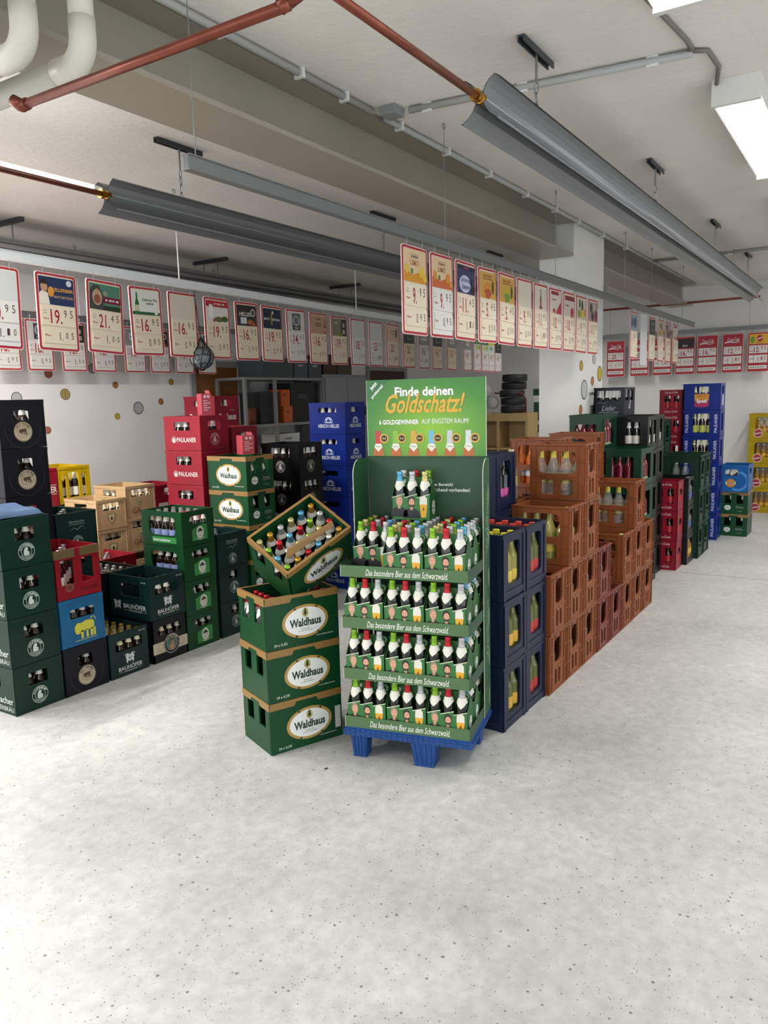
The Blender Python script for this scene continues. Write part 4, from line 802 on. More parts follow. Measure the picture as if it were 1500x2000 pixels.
stack(7.255, 1.74, ['kblack']*5, 'black stack hidden behind another', [None, None, None, None, ('beer_white', 'y')], plain=(0, 1, 2))
stack(7.31, 2.035, ['lie']*6, 'tallest navy stack at pillar', [None, None, None, None, None, ('beer_white', 'xy')], plain=(0, 1, 2))
stack(7.635, 1.60, ['coke']*3, 'low red stack in right row', [('cola_b', 'xy')]*3)
stack(7.935, 1.565, ['dkglass']*3, 'slim dark stack', [('orange_y', 'xy'), ('water_blue', 'y'), ('water_blue', 'y')])
stack(8.30, 1.535, ['ribgreen']*3, 'nearer ribbed green stack', [None, None, ('water_blue', 'xy')])
stack(8.60, 1.535, ['ribgreen']*3, 'farther ribbed green stack')
stack(8.30, 1.955, ['ribgreen']*4, 'rear ribbed green stack')
stack(8.65, 1.97, ['ribgreen']*4, 'rearmost ribbed green stack')
stack(9.45, 1.55, ['spezi']*5+['spezi_top'], 'tall blue stack at row end', [None, None, ('limo_y', 'x'), ('limo_y', 'x'), ('limo_y', 'x'), ('limo_y', 'x')])
stack(9.50, 1.965, ['coke']*6, 'red stack behind tall blue one', [None, None, None, None, ('cola_b', 'x'), ('cola_b', 'x')])
stack(9.80, 1.275, ['wald']*2, 'far gold-rimmed pair', rz=-math.pi/2)
r = crate('sky', (9.98, 1.43, .524), 0, 'sky blue crate with orange sticker on far gold-rimmed pair', None)
for x, y, gi, gj in grid('sky'):
    if (gi+gj) % 2 == 0: bottle('beer_blue', Matrix.Translation((9.98, 1.43, .524)), x, y, .013, 'brown bottle in the sky blue crate', 'bottles in the sky blue crate')
stack(11.855, 1.19, ['sin']*4, 'yellow stack at back wall', [('orange_y', 'x')]*4)
# ------------------------------------------------------------------ foil-topped bottles
FOILC = {'green': '7fae2c', 'red': 'b8242e', 'silver': 'b4b6b8', 'blue': '5aa0c4', 'gold': 'b98a2c', 'white': 'd0cfc4', 'cream': 'c4b878'}
bb = MB().use(gl_dark); bb.lathe([(.024,0),(.029,.005),(.029,.136),(.0255,.155),(.0168,.180)], 12, caps=True); FB = bb.mesh('bottle_body', True)
bb = MB().use(LABW)
prof = [(.0293,.133),(.0278,.145),(.0252,.157),(.0172,.181)]; n_ = 12
def lp(r, i, z): a = 2*math.pi*i/n_; return ((r+.0006)*math.cos(a), (r+.0006)*math.sin(a), z)
for j, ((ra, za), (rb, zb)) in enumerate(zip(prof, prof[1:])):
    for i in range(n_):
        q = i % 6
        if j == 2: bb.face([lp(ra,i,za), lp(ra,i+1,za), lp(rb,i+1,zb), lp(rb,i,zb)])
        elif j == 1:
            if q in (1, 2, 3, 4): bb.face([lp(ra,i,za), lp(ra,i+1,za), lp(rb,i+1,zb), lp(rb,i,zb)] if q in (2, 3) else [lp(ra,i+1,za), lp(rb,i+1,zb), lp(rb,i,zb)] if q == 1 else [lp(ra,i,za), lp(rb,i+1,zb), lp(rb,i,zb)])
        elif q in (2, 3): bb.face([lp(ra,i+1,za), lp(rb,i+1,zb), lp(rb,i,zb)] if q == 2 else [lp(ra,i,za), lp(rb,i+1,zb), lp(rb,i,zb)])
FL = bb.mesh('neck_label', True)
FF = {}
for k, h in FOILC.items():
    bb = MB().use(mat('foil_'+k, srgb(h), .28, metal=.55, bump=.3, bscale=120)); bb.lathe([(.0182,.172),(.0160,.187),(.0140,.210),(.0150,.212),(.0150,.224),(.0135,.226)], 12); FF[k] = bb.mesh('neck_foil', True)
def foil_bottle(mw, x, y, z, colour, label, group):
    o = bpy.data.objects.new('foil_top_bottle', None); COL.objects.link(o); o.empty_display_size = .03
    o.matrix_world = mw @ Matrix.Translation((x, y, z)) @ Matrix.Rotation(random.uniform(-.15, .15), 4, 'Z')
    tag(o, label, 'bottle', group)
    for nm, me in (('bottle_body', FB), ('neck_label', FL), ('neck_foil', FF[colour])): add(nm, me, o)
ORDW = ['lowest', 'second lowest', 'third lowest', 'fourth lowest', 'topmost']
for i in (2, 3, 4):           # bottles seen in the side slots of the gold-rimmed stack
    for x in (-.065, .065):
        foil_bottle(Matrix.Translation((4.457, 4.18, .261*i)), x, -.158, .013, 'red', 'red-foiled bottle in %s crate of gold-rimmed stack behind tilted crate' % ORDW[i], 'red bottles in the gold-rimmed stack')
# ------------------------------------------------------------------ gold-rimmed floor stack and the tilted crate
rz = math.radians(67.2); ux, uy = math.cos(rz-math.pi/2), math.sin(rz-math.pi/2)      # long side direction
base = Vector((2.685, 2.412)); ctr = base+Vector((ux, uy))*.2+Vector((-uy, ux))*.15
for i in range(3):
    loc = (ctr.x, ctr.y, .2605*i)
    fc = crate('wald', loc, rz, 'green crate with gold rim and oval logo, %s of the floor stack beside display' % ['lowest', 'middle', 'topmost'][i], 'gold-rimmed crates of the floor stack')
    if i == 0:
        b = MB().use(P('c9c6be', .6)); b.rect(frame((-.15, .2, 0), (0,-1,0), (0,0,1), (-1,0,0)), .362, .394, .05, .165, .0022); part('paper_label', b, fc)
mwt = Matrix.Translation((ctr.x, ctr.y, .521)) @ Matrix.Rotation(rz, 4, 'Z')
for x in (-.115, -.058, 0, .058, .115):
    for y in (-.17, .115, .17): foil_bottle(mwt, x, y, .013, 'red', 'red-foiled bottle in floor stack crate under the tilted crate', 'red bottles under the tilted crate')
u = Vector((.83, -.33, .45)).normalized(); v = Vector((.08, .87, .49)); v = (v-u*v.dot(u)).normalized(); n = u.cross(v)
# local axes of the crate: -x face carries the oval logo, its width runs along local -y
M4 = Matrix.Identity(4)
lx, ly, lz = v, -u, n
for i in range(3): M4[i][0] = lx[i]; M4[i][1] = ly[i]; M4[i][2] = lz[i]
org = Vector((2.903, 2.361, 1.06))-n*.258+Vector((0, 0, .012))
for i in range(3): M4[i][3] = org[i]
r = crate('wald', (0,0,0), 0, 'tilted open green crate full of colourful foil-topped bottles on the floor stack', None, mw=M4)
cols = ['cream','green','blue','green', 'gold','red','white','gold', 'silver','blue','cream','red', 'cream','red','green','blue', 'blue','green','cream','white', 'gold','silver','red','gold']
k = 0
for j in range(6):
    for i in range(4):
        x = .105-.07*i; y = .165-.066*j
        foil_bottle(M4, x, y, .014, cols[k], '%s-foiled bottle in the tilted crate, %s' % (cols[k], ['left end', 'second row from left', 'third row from left', 'fourth row from left', 'fifth row from left', 'right end'][j]), 'bottles in the tilted crate'); k += 1
card = mat('kraft_card', srgb('a07c50'), .7, noise=.08)
b = MB().use(card); b.raw([(-.068,.14,.235),(-.074,-.16,.235),(-.060,-.16,.262),(-.055,.12,.285),(-.070,.14,.236),(-.076,-.16,.236),(-.062,-.16,.263),(-.057,.12,.286)], [(0,1,2,3),(7,6,5,4),(0,4,5,1),(1,5,6,2),(2,6,7,3),(3,7,4,0)])
o = solo('card_divider', b, 'brown cardboard carrier handle lying across the tilted crate bottles', 'cardboard'); o.matrix_world = M4
# ------------------------------------------------------------------ pallet display
A13 = math.radians(13); RZ = -(math.pi/2-A13)
o0 = Vector((3.0, 1.50))+Vector((-math.sin(A13), math.cos(A13)))*.6
MD = Matrix.Translation((o0.x, o0.y, 0)) @ Matrix.Rotation(RZ, 4, 'Z')
DW, DD = .60, .40
blue = mat('blue_plastic', srgb('10407f'), .45, noise=.08)
t = root('display_pallet', 'small blue plastic pallet under the bottle display', 'pallet', (o0.x, o0.y, 0), RZ)
b = MB().use(blue); b.box(-.012, DW+.012, -.012, DD+.012, .118, .150)
b.box(-.006, DW+.006, -.006, DD+.006, .150, .1575)
for q in range(24): b.box(-.012+.026*q, -.012+.026*q+.006, -.016, -.012, .120, .150)
for q in range(16): b.box(DW+.012, DW+.016, -.012+.026*q, -.006+.026*q, .120, .150)
b.box(-.016, DW+.016, -.016, DD+.016, .132, .139); part('pallet_deck', b, t)
for x, y, w in ((.055, .05, .042), (.38, .05, .06), (.055, DD-.06, .042), (.40, DD-.06, .05), (.545, DD-.06, .042)):
    b = MB().use(blue)
    for s0, s1, z0, z1 in ((1, .78, .118, .012), (.78, .8, .012, 0)):
        A = [(x+dx*w*s0, y+dy*w*s0, z0) for dx, dy in ((-1,-1),(1,-1),(1,1),(-1,1))]; B = [(x+dx*w*s1, y+dy*w*s1, z1) for dx, dy in ((-1,-1),(1,-1),(1,1),(-1,1))]
        b.raw(A+B, [(0,4,5,1),(1,5,6,2),(2,6,7,3),(3,7,4,0),(4,7,6,5)])
    for q in range(4): b.raw([(x-w*.8+w*.45*q, y-w-.004, .118), (x-w*.8+w*.45*q+.008, y-w-.004, .118), (x-w*.62+w*.36*q+.006, y-w*.8-.004, .004), (x-w*.62+w*.36*q, y-w*.8-.004, .004)], [(0,3,2,1)])
    part('pallet_foot', b, t)
GRN = P('48673f', .5); GRN2 = P('26482e', .5); GRN3 = P('1b4a2a', .5); EDGE = P('cfd0bc', .6); SCR = P('e6e8de', .5)
t = root('display_stand', 'green cardboard bottle display with header board and four trays', 'display stand', (o0.x, o0.y, .158), RZ)
ZT = [0, .238, .487, .733]
FD = frame((0, 0, 0), (1,0,0), (0,0,1), (0,-1,0))
for z in ZT:
    b = MB().use(GRN); b.box(-.004, DW+.004, -.006, -.002, z, z+.054).use(GRN2); b.box(-.006, -.002, -.006, DD, z, z+.054).box(DW+.002, DW+.006, -.006, DD, z, z+.054).box(-.002, DW+.002, -.002, DD, z, z+.004).use(EDGE).box(-.006, -.004, -.0065, -.006, z, z+.054)
    tr = part('tray', b, t)
    b = MB().use(SCR); F = frame((0, -.006, z), (1,0,0), (0,0,1), (0,-1,0)); b.text(F, 'Das besondere Bier aus dem Schwarzwald.', .315, .025, w=.39, h=.03, shear=.32, n0=.001); part('lettering', b, tr)
b = MB().use(GRN2); b.box(0, DW, DD+.002, DD+.006, .004, 1.265); bp = part('back_panel', b, t)
F = frame((0, DD+.002, 0), (1,0,0), (0,0,1), (0,-1,0))
b = MB().use(SCR); b.text(F, 'grünen Bereich!', .362, 1.12, w=.14, n0=.001, bold=.02); b.text(F, 'ausreichend vorhanden!', .405, 1.096, w=.226, n0=.001, bold=.02); part('lettering', b, bp)
for sgn, x, y0, nm in ((-1, -.012, .20, 'side_panel'), (1, DW+.008, .27, 'side_panel')):
    F = frame((x, y0, 0), (0,1,0), (0,0,1), (1,0,0)); Lp_ = DD-y0+.006; zt = 1.255
    b = MB().use(GRN3); pts = [(0, 0), (Lp_, 0), (Lp_, zt)]+[(.07-.07*math.sin(a), zt-.07+.07*math.cos(a)) for a in [i*math.pi/2/5 for i in range(6)]]
    b.prism(F, pts, 0, .004); b.use(EDGE)
    q = [(0, 0)]+pts[:2:-1]
    for (ua, va), (ub, vb) in zip(q, q[1:]): b.tube(F(ua, va, .002), F(ub, vb, .002), .0022, 4)
    sp_ = part(nm, b, t)
    if sgn > 0:
        b = MB(); F2 = frame((x+.004, y0, 0), (0,1,0), (0,0,1), (1,0,0))
        b.use(P('5f7a58', .5)); b.text(F2, 'Waldhaus', .07, .95, w=.3, h=.06, rot=math.pi/2, bold=.03, n0=.001); b.text(F2, 'Waldhaus', .07, .42, w=.3, h=.06, rot=math.pi/2, bold=.03, n0=.001)
        for q in range(6): b.ell(F2, .10, .08+.2*q, .018, .05, .0012, 10)
        part('side_print', b, sp_)
# header board, leaning slightly back
def header_mat():
    M = bpy.data.materials.new('header_print'); M.use_nodes = True; nt = M.node_tree; bs = nt.nodes['Principled BSDF']; bs.inputs['Roughness'].default_value = .35
    tc = nt.nodes.new('ShaderNodeTexCoord'); mp = nt.nodes.new('ShaderNodeMapping'); mp.inputs['Location'].default_value = (-.52, 0, -.5); mp.inputs['Scale'].default_value = (1.7, 0, 2.4)
    g = nt.nodes.new('ShaderNodeTexGradient'); g.gradient_type = 'SPHERICAL'; r_ = nt.nodes.new('ShaderNodeValToRGB')
    r_.color_ramp.elements[0].color = (*srgb('2c5a30'), 1); r_.color_ramp.elements[1].color = (*srgb('86b62c'), 1); r_.color_ramp.elements.new(.45).color = (*srgb('3f7d2e'), 1)
    nt.links.new(tc.outputs['Object'], mp.inputs['Vector']); nt.links.new(mp.outputs[0], g.inputs[0]); nt.links.new(g.outputs['Fac'], r_.inputs[0]); nt.links.new(r_.outputs[0], bs.inputs['Base Color']); return M
HW, HH = .60, .375
b = MB().use(header_mat()); b.box(0, HW, 0, .005, 0, HH); b.use(EDGE); b.box(-.002, 0, 0, .005, 0, HH).box(HW, HW+.002, 0, .005, 0, HH)
hd = part('header_board', b, t); hd.location = (0.0, DD-.008, 1.262); hd.rotation_euler = (0, 0, 0)
# mapping in object space: recentre
mpn = [x for x in hd.data.materials[0].node_tree.nodes if x.type == 'MAPPING'][0]; mpn.inputs['Location'].default_value = (-.33*1.7, 0, -.12*2.4)
F = frame((0, 0, 0), (1,0,0), (0,0,1), (0,-1,0))
b = MB().use(WHITE); b.text(F, 'Finde deinen', .295, .315, w=.295, h=.045, bold=.03, n0=.0012); part('headline', b, hd); b = MB().use(WHITE); b.text(F, '6 GOLDGEWINNER', .165, .168, w=.205, h=.024, bold=.03, n0=.0012); b.text(F, 'AUF ENGSTEM RAUM!', .40, .170, w=.235, h=.024, n0=.0012); part('subline', b, hd)
b = MB().use(WHITE); b.text(F, 'Jetzt', .038, .345, w=.045, rot=.8, bold=.03, n0=.0016); b.text(F, 'probieren!', .056, .318, w=.085, rot=.8, bold=.03, n0=.0016); part('lettering', b, hd)
b = MB().use(P('2f6a38', .4)); b.poly(F, [(0, .27), (0, HH), (.12, HH)], .0008); part('corner_flash', b, hd)
b = MB().use(mat('gold_print', srgb('c99a3a'), .35, metal=.3)); b.text(F, 'Goldschatz!', .30, .258, w=.40, h=.095, shear=.38, bold=.02, n0=.0022); part('gold_lettering', b, hd)
for i, c in enumerate(('b8303a', '7fae3a', 'c49a3a', '6aaac8', 'b9bcc4', 'c9ccd0')):
    x = .055+.092*i; b = MB().use(P('b0602c', .4)); b.poly(F, [(x-.03, .002), (x+.03, .002), (x+.022, .04), (x+.012, .055), (x-.012, .055), (x-.022, .04)], .0012)
    b.use(P('dcd8cc', .5)); b.poly(F, [(x-.022,.045),(x-.013,.066),(x+.013,.066),(x+.022,.045),(x,.022)], .0016); b.use(P('3a2a1c', .5)); b.text(F, 'Waldhaus', x, .048, w=.03, n0=.002)
    b.use(P(c, .35)); b.poly(F, [(x-.015,.062),(x+.015,.062),(x+.013,.125),(x-.013,.125)], .0018); part('printed_bottle', b, hd)
    b = MB().use(P('c4a03c', .35)); b.ell(F, x+.032, .088, .024, .024, .0022); b.use(P('2a2014', .4)); b.ell(F, x+.032, .088, .016, .016, .0026); b.use(P('d8c07a', .4)); b.text(F, 'DLG', x+.032, .088, w=.02, n0=.003, bold=.03); part('printed_medal', b, hd)
# six-packs
PKG = P('1f5526', .45); PKG2 = P('2c6a30', .45)
SP = []
def person_print(b, F, cx, z0, s, hair, beard, full):
    b.use(P('1c1c20', .5)); zt = z0
    b.poly(F, [(cx-.030*s, z0-.0), (cx+.030*s, z0), (cx+.026*s, z0+.022*s), (cx+.010*s, z0+.031*s), (cx-.010*s, z0+.031*s), (cx-.026*s, z0+.022*s)], .0008)
    b.use(P('b98a70', .5)); b.poly(F, [(cx-.005*s, z0+.026*s), (cx+.005*s, z0+.026*s), (cx+.004*s, z0+.04*s), (cx-.004*s, z0+.04*s)], .001)
    b.use(P(hair, .5)); b.ell(F, cx, z0+.054*s, .0125*s, .0175*s, .0011, 14)
    b.use(P('c9977c', .5)); b.ell(F, cx+.001*s, z0+.049*s, .0098*s, .0145*s, .0013, 14)
    if beard: b.use(P(hair, .5)); b.poly(F, [(cx-.0095*s, z0+.046*s), (cx-.006*s, z0+.036*s), (cx+.007*s, z0+.036*s), (cx+.0105*s, z0+.046*s), (cx+.005*s, z0+.043*s), (cx-.004*s, z0+.043*s)], .0015)
    b.use(P('4a2c24', .5))
    for d_ in (-.004, .005): b.ell(F, cx+d_*s, z0+.053*s, .0014*s, .001*s, .0016, 6)
    b.use(P('a05a50', .5)); b.rect(F, cx-.003*s, cx+.005*s, z0+.0405*s, z0+.042*s, .0017)
def pack_meshes(glassprint=True, full=False):
    F = frame((0, 0, 0), (1,0,0), (0,0,1), (0,-1,0)); FB_ = frame((.19, .125, 0), (-1,0,0), (0,0,1), (0,1,0))
    parts = []
    b = MB().use(PKG2)
    top = [(0, .108), (.0633, .126), (.0633, .108), (.1267, .126), (.1267, .108), (.19, .126)]
    for Fx in (F, FB_): b.prism(Fx, [(0, 0), (.19, 0)]+top[::-1], -.002, 0)
    b.use(PKG)
    for x in (0, .188):
        Fs = frame((x, 0, 0), (0,1,0), (0,0,1), (1,0,0)); b.prism(Fs, [(0,0),(.125,0),(.125,.115),(.0625,.185),(0,.115)], 0, .002)
    b.box(.002, .188, .002, .123, 0, .003); parts.append(('carton', b.mesh('carton')))
    b = MB().use(PKG2); b.prism(frame((0,.0625,0), (1,0,0), (0,0,1), (0,-1,0)), [(.0,.003),(.19,.003),(.19,.185),(.175,.20),(.0,.20)], -.001, .001); b.use(WHITE); Fc = frame((0,.0625,0), (1,0,0), (0,0,1), (0,-1,0)); b.ring(Fc, .168, .178, .014, .012, .0016, 12); b.ell(Fc, .047, .18, .006, .01, .0016, 10); b.ring(Fc, .085, .175, .02, .0185, .0016, 8, 200, 250); parts.append(('handle_panel', b.mesh('handle_panel')))
    b = MB().use(EDGE)
    for i in range(3):
        (ua, va), (ub, vb) = (top[0], top[1]) if i == 0 else ((top[2*i][0], .108), top[2*i+1])
        b.prism(F, [(ua, va-.003), (ub, vb-.003), (ub, vb+.0005), (ua, va+.0005)], .0003, .0012)
    parts.append(('cut_edge', b.mesh('cut_edge')))
    b = MB(); s = 1.42 if not full else 1.5
    person_print(b, F, .036, .014, s, '8a7a64', False, full); person_print(b, F, .098, .008, s, '2a1c16', True, full)
    parts.append(('portrait_print', b.mesh('portrait_print')))
    b = MB().use(P('d8a02c', .4)); b.poly(F, [(.146,.012),(.170,.012),(.177,.075),(.139,.075)], .0008); b.use(P('d6d2c4', .5)); b.poly(F, [(.139,.075),(.177,.075),(.176,.105),(.167,.116),(.15,.114),(.140,.105)], .0012); b.use(P('6a3c14', .5)); tree(b, F, .158, .052, .018, .0013)
    parts.append(('beer_glass_print', b.mesh('beer_glass_print')))
    b = MB(); Fs = frame((.19, 0, 0), (0,1,0), (0,0,1), (1,0,0)); b.use(P('c9ccc8', .5)); b.ell(Fs, .06, .055, .026, .036, .0008, 18); b.use(P('1c3a24', .5)); b.text(Fs, 'Waldhaus', .06, .052, w=.04, n0=.0014, bold=.02); tree(b, Fs, .06, .072, .014, .0014)
    Fs = frame((0, .125, 0), (0,-1,0), (0,0,1), (-1,0,0)); b.use(P('c9ccc8', .5)); b.ell(Fs, .065, .055, .026, .036, .0008, 18); b.use(P('1c3a24', .5)); b.text(Fs, 'Waldhaus', .065, .052, w=.04, n0=.0014, bold=.02)
    parts.append(('side_emblem', b.mesh('side_emblem')))
    return parts
PK = pack_meshes(); PKF = pack_meshes(full=True)
TIER = ['lowest tray', 'second tray', 'third tray', 'top tray']; POSN = ['left', 'middle', 'right']; ROWN = ['front', 'middle', 'back']
def sixpack(x, y, z, label, cols, which, group='six-packs on the display', blabel=None, parts=PK, skew=0):
    mw = MD @ Matrix.Translation((x, y, z)) @ Matrix.Rotation(skew, 4, 'Z')
    r = root('six_pack', label, 'six-pack', (0,0,0), 0, group); r.matrix_world = mw
    for nm, me in parts: add(nm, me, r)
    for i in range(3):
        for j in range(2):
            if (i, j) not in which: continue
            foil_bottle(mw, .032+.0633*i, .031+.063*j, .004, cols[i+3*j], '%s-foiled bottle in %s' % (cols[i+3*j], blabel or label), 'bottles in the display six-packs')
FR = ['green', 'red', 'silver', 'cream', 'silver', 'blue']
fr3 = [(0,0),(1,0),(2,0)]; al = [(i, j) for i in range(3) for j in range(2)]
for ti in range(3):
    for c in range(3):
        sixpack(.006+.197*c, .003, .158+ZT[ti]+.005, 'six-pack carton in front row of %s, %s one' % (TIER[ti], POSN[c]), FR, fr3+([(2,1)] if c == 2 else []), blabel='%s front six-pack of %s' % (POSN[c], TIER[ti]))
    for rw in (1, 2):
        sixpack(.400, .003+.131*rw, .158+ZT[ti]+.005, 'six-pack carton at right side of %s, %s row' % (TIER[ti], ROWN[rw]), FR, [(2,0),(2,1)], blabel='right six-pack in %s row of %s' % (ROWN[rw], TIER[ti]))
zt = .158+ZT[3]+.005
for c in range(3):
    for rw in range(3):
        if c == 0 and rw == 0: continue
        sixpack(.006+.197*c, .003+.131*rw, zt, 'six-pack carton on the top tray, %s row, %s column' % (ROWN[rw], POSN[c]), FR if rw == 0 or c == 0 else ['cream','green','silver','red','blue','silver'], al, blabel='%s row %s six-pack on top tray' % (ROWN[rw], POSN[c]), parts=PKF if (c, rw) == (0, 1) else PK)
sixpack(.165, .262, zt+.2275, 'lone six-pack standing on the bottle caps before the back panel', ['blue','silver','cream','white','red','green'], al, blabel='the lone raised six-pack', parts=PKF)
# ------------------------------------------------------------------ loose things
# folded blue cloth on the leftmost stack
b = MB().use(mat('blue_cloth', srgb('27405c'), .85, noise=.12, nscale=14)); NX, NY = 22, 16; vs = []
def cz(x, y):
    z = 1.112+.030+.012*math.sin(9*x+14*y)+.008*math.sin(31*y-8*x)
    e = max(0, abs(x-.0)-.13)/.045; z -= max(0, min(1, e))*.035
    return z
for layer in (0, 1):
    for j in range(NY+1):
        for i in range(NX+1):
            x = -.175+.31*i/NX; y = -.19+.38*j/NY; edge = min(i, NX-i, j, NY-j)
            z = cz(x, y) if layer == 0 else 1.1105
            if edge == 0: z = 1.113 if layer == 0 else 1.1105
            if x < -.155: z -= .05 if layer == 0 else .05
            vs.append((2.50+x, 4.18+y, z))
Nn = (NX+1)*(NY+1); fs = []
for j in range(NY):
    for i in range(NX):
        a = j*(NX+1)+i; fs += [(a, a+1, a+NX+2, a+NX+1), (Nn+a, Nn+a+NX+1, Nn+a+NX+2, Nn+a+1)]
b.raw(vs, fs); solo('folded_cloth', b, 'crumpled blue cloth lying on the leftmost crate stack', 'cloth', smooth=True)
# football in a net
t = root('football', 'small grey football in a black net hanging from the left rail', 'ball', (4.22, 4.285, 2.045))
b = MB().use(P('6c7074', .3)); b.lathe([(.082*math.cos(a), .082*math.sin(a)) for a in [math.radians(-85+10*i) for i in range(18)]], 20); part('ball', b, t, True)
b = MB().use(P('2a2c30', .5))
for az, el in ((200, -5), (250, 25), (290, -20), (160, 30), (240, -45), (330, 20), (235, 68)):
    c = Vector((math.cos(math.radians(az))*math.cos(math.radians(el)), math.sin(math.radians(az))*math.cos(math.radians(el)), math.sin(math.radians(el)))); a_ = c.orthogonal().normalized(); b_ = c.cross(a_)
    b.face([(c+(a_*math.cos(q)+b_*math.sin(q))*.32).normalized()*.0835 for q in [2*math.pi*i/5 for i in range(5)]])
part('dark_patch', b, t)
b = MB().use(BLACK)
for i in range(8):
    a = 2*math.pi*i/8
    pts = [(0,0,-.10)]+[(.088*math.cos(e)*math.cos(a+e*.25), .088*math.cos(e)*math.sin(a+e*.25), .088*math.sin(e)) for e in [math.radians(-70+20*k) for k in range(7)]]+[(0,0,.15)]
    b.path(pts, .004, 4)
for e in (-35, 10, 45): b.torus((0,0,.088*math.sin(math.radians(e))), .088*math.cos(math.radians(e)), .002, 'z', 16, 4)
b.tube((0,0,.15), (-.06,-.02,.47), .004, 5); part('net', b, t)
# red cartons
for (x, y, z, w, h, lab) in ((4.42, 4.52, 1.617, .085, .165, 'upright red carton box on the tall red crate stack'), (4.43, 4.12, 1.309, .10, .145, 'red carton box standing on the gold-rimmed stack')):
    t = root('carton_box', lab, 'box', (x, y, z), math.radians(-20)); b = MB().use(P('a83c48', .5)); b.box(0, w, 0, w, 0, h); part('box_body', b, t)
    F = frame((0,0,0), (1,0,0), (0,0,1), (0,-1,0)); b = MB().use(P('d8b0b0', .5)); b.ell(F, w*.35, h*.86, .012, .012); b.ell(F, w*.68, h*.86, .012, .012)
    for q in range(5): b.rect(F, w*.15, w*(.55+.3*(q % 2)), h*(.2+.11*q), h*(.24+.11*q))
    part('printed_text', b, t)
    b = MB().use(P('b05860', .5)); b.raw([(w*.9,0,h),(w,0,h),(w,w,h+.0),(w*.9,w,h),(w*.8,0,h+.025),(w*.8,w,h+.025)], [(0,1,2,3),(0,4,5,3)]); part('box_flap', b, t)
# ------------------------------------------------------------------ storage along the left wall
mt = P('8c8d8c', .4, metal=.6)
t = root('metal_shelf', 'grey metal storage shelf against the left wall', 'shelf', (6.62, 6.08, 0))
for x, y in ((0,0),(.52,0),(1.46,0),(0,.42),(.52,.42),(1.46,.42)):
    b = MB().use(mt); b.box(x, x+.035, y, y+.004, 0, 1.99).box(x, x+.004, y+.004, y+.035, 0, 1.99); part('upright', b, t)
for z in (1.96, 1.42, .95, .3):
    b = MB().use(mt); b.box(.004, 1.49, .006, .455, z, z+.03); part('shelf_board', b, t)
def bx(name, x0, x1, y0, y1, z0, z1, col, lab, lid=None, cat='box', txt=None, rough=.5):
    t = root(name, lab, cat, ((x0+x1)/2, (y0+y1)/2, z0)); w, d, h = (x1-x0)/2, (y1-y0)/2, z1-z0
    b = MB().use(P(col, rough)); b.raw([(-w*.96,-d*.96,0),(w*.96,-d*.96,0),(w*.96,d*.96,0),(-w*.96,d*.96,0),(-w,-d,h),(w,-d,h),(w,d,h),(-w,d,h)], [(0,3,2,1),(4,5,6,7),(0,1,5,4),(1,2,6,5),(2,3,7,6),(3,0,4,7)]); part('box_body', b, t)
    if lid: b = MB().use(P(lid, .5)); b.box(-w-.006, w+.006, -d-.006, d+.006, h-.03, h+.004); part('lid', b, t)
    if txt: b = MB().use(P(txt, .5)); F = frame((-w,-d,0), (1,0,0), (0,0,1), (0,-1,0)); b.rect(F, w*.5, w*1.2, h*.6, h*.72, .004); part('printed_label', b, t)
bx('storage_bin', 6.98, 7.55, 6.12, 6.5, 1.99, 2.22, '3d4348', 'long dark grey bin on top of metal shelf', '454b50')
bx('storage_bin', 7.57, 7.84, 6.12, 6.5, 1.99, 2.22, '474d52', 'left small grey bin on metal shelf beside long one', '4d5358', txt='9a9a9a')
bx('storage_bin', 7.86, 8.12, 6.12, 6.5, 1.99, 2.22, '474d52', 'right small grey bin on metal shelf end', '4d5358', txt='9a9a9a')
bx('tool_case', 6.92, 7.26, 6.13, 6.45, 1.452, 1.82, '14171a', 'black case on the upper metal shelf', '1c2024')
bx('parts_rack', 7.52, 8.06, 6.16, 6.5, 1.452, 1.93, '0f1216', 'dark parts rack behind orange boxes', cat='rack', txt='3a3c40')
bx('orange_box', 7.29, 7.46, 6.12, 6.3, 1.652, 1.85, 'c4581c', 'upper orange box on metal shelf', txt='8a3c10'); bx('orange_box', 7.33, 7.50, 6.12, 6.3, 1.452, 1.65, 'c4601c', 'lower orange box on metal shelf', txt='8a3c10')
t = root('tin_can', 'red-brown tin can on metal shelf beside black case', 'can', (6.80, 6.16, 1.452)); b = MB().use(P('6a2c1c', .4, metal=.3)); b.lathe([(.05,0),(.055,.01),(.055,.17),(.05,.18)], 14); part('can_body', b, t, True); b = MB().use(P('a05a34', .3, metal=.5)); b.lathe([(.05,.178),(.052,.185),(.04,.187)], 14); part('can_lid', b, t, True)
bx('white_carton', 7.22, 7.62, 6.12, 6.42, .982, 1.14, 'c9c9c6', 'lower white carton on middle shelf board', txt='7a7a7a'); bx('white_carton', 7.24, 7.62, 6.12, 6.42, 1.142, 1.32, 'cfcfcc', 'upper white carton on middle shelf board', txt='7a7a7a')
t = root('storage_cabinet', 'grey metal cabinet right of the storage shelf', 'cabinet', (8.14, 6.08, 0)); b = MB().use(P('84878a', .5)); b.box(0, .93, 0, .48, 0, 2.04); part('cabinet_body', b, t)
for x in (.005, .47):
    b = MB().use(P('8e9194', .45)); b.box(x, x+.455, -.015, -.0005, .03, 2.0); d_ = part('cabinet_door', b, t); b = MB().use(P('2a2c2e', .4)); b.box(.43 if x < .1 else .86, .45 if x < .1 else .9, -.03, -.015, 1.5, 1.62); part('handle', b, d_)
bx('cardboard_box', 8.2, 8.5, 6.15, 6.5, 2.045, 2.30, '3c241c', 'dark brown box on the grey cabinet'); bx('cardboard_box', 8.52, 8.85, 6.15, 6.5, 2.045, 2.28, '4a3c30', 'dull brown box on grey cabinet, right of darker one')
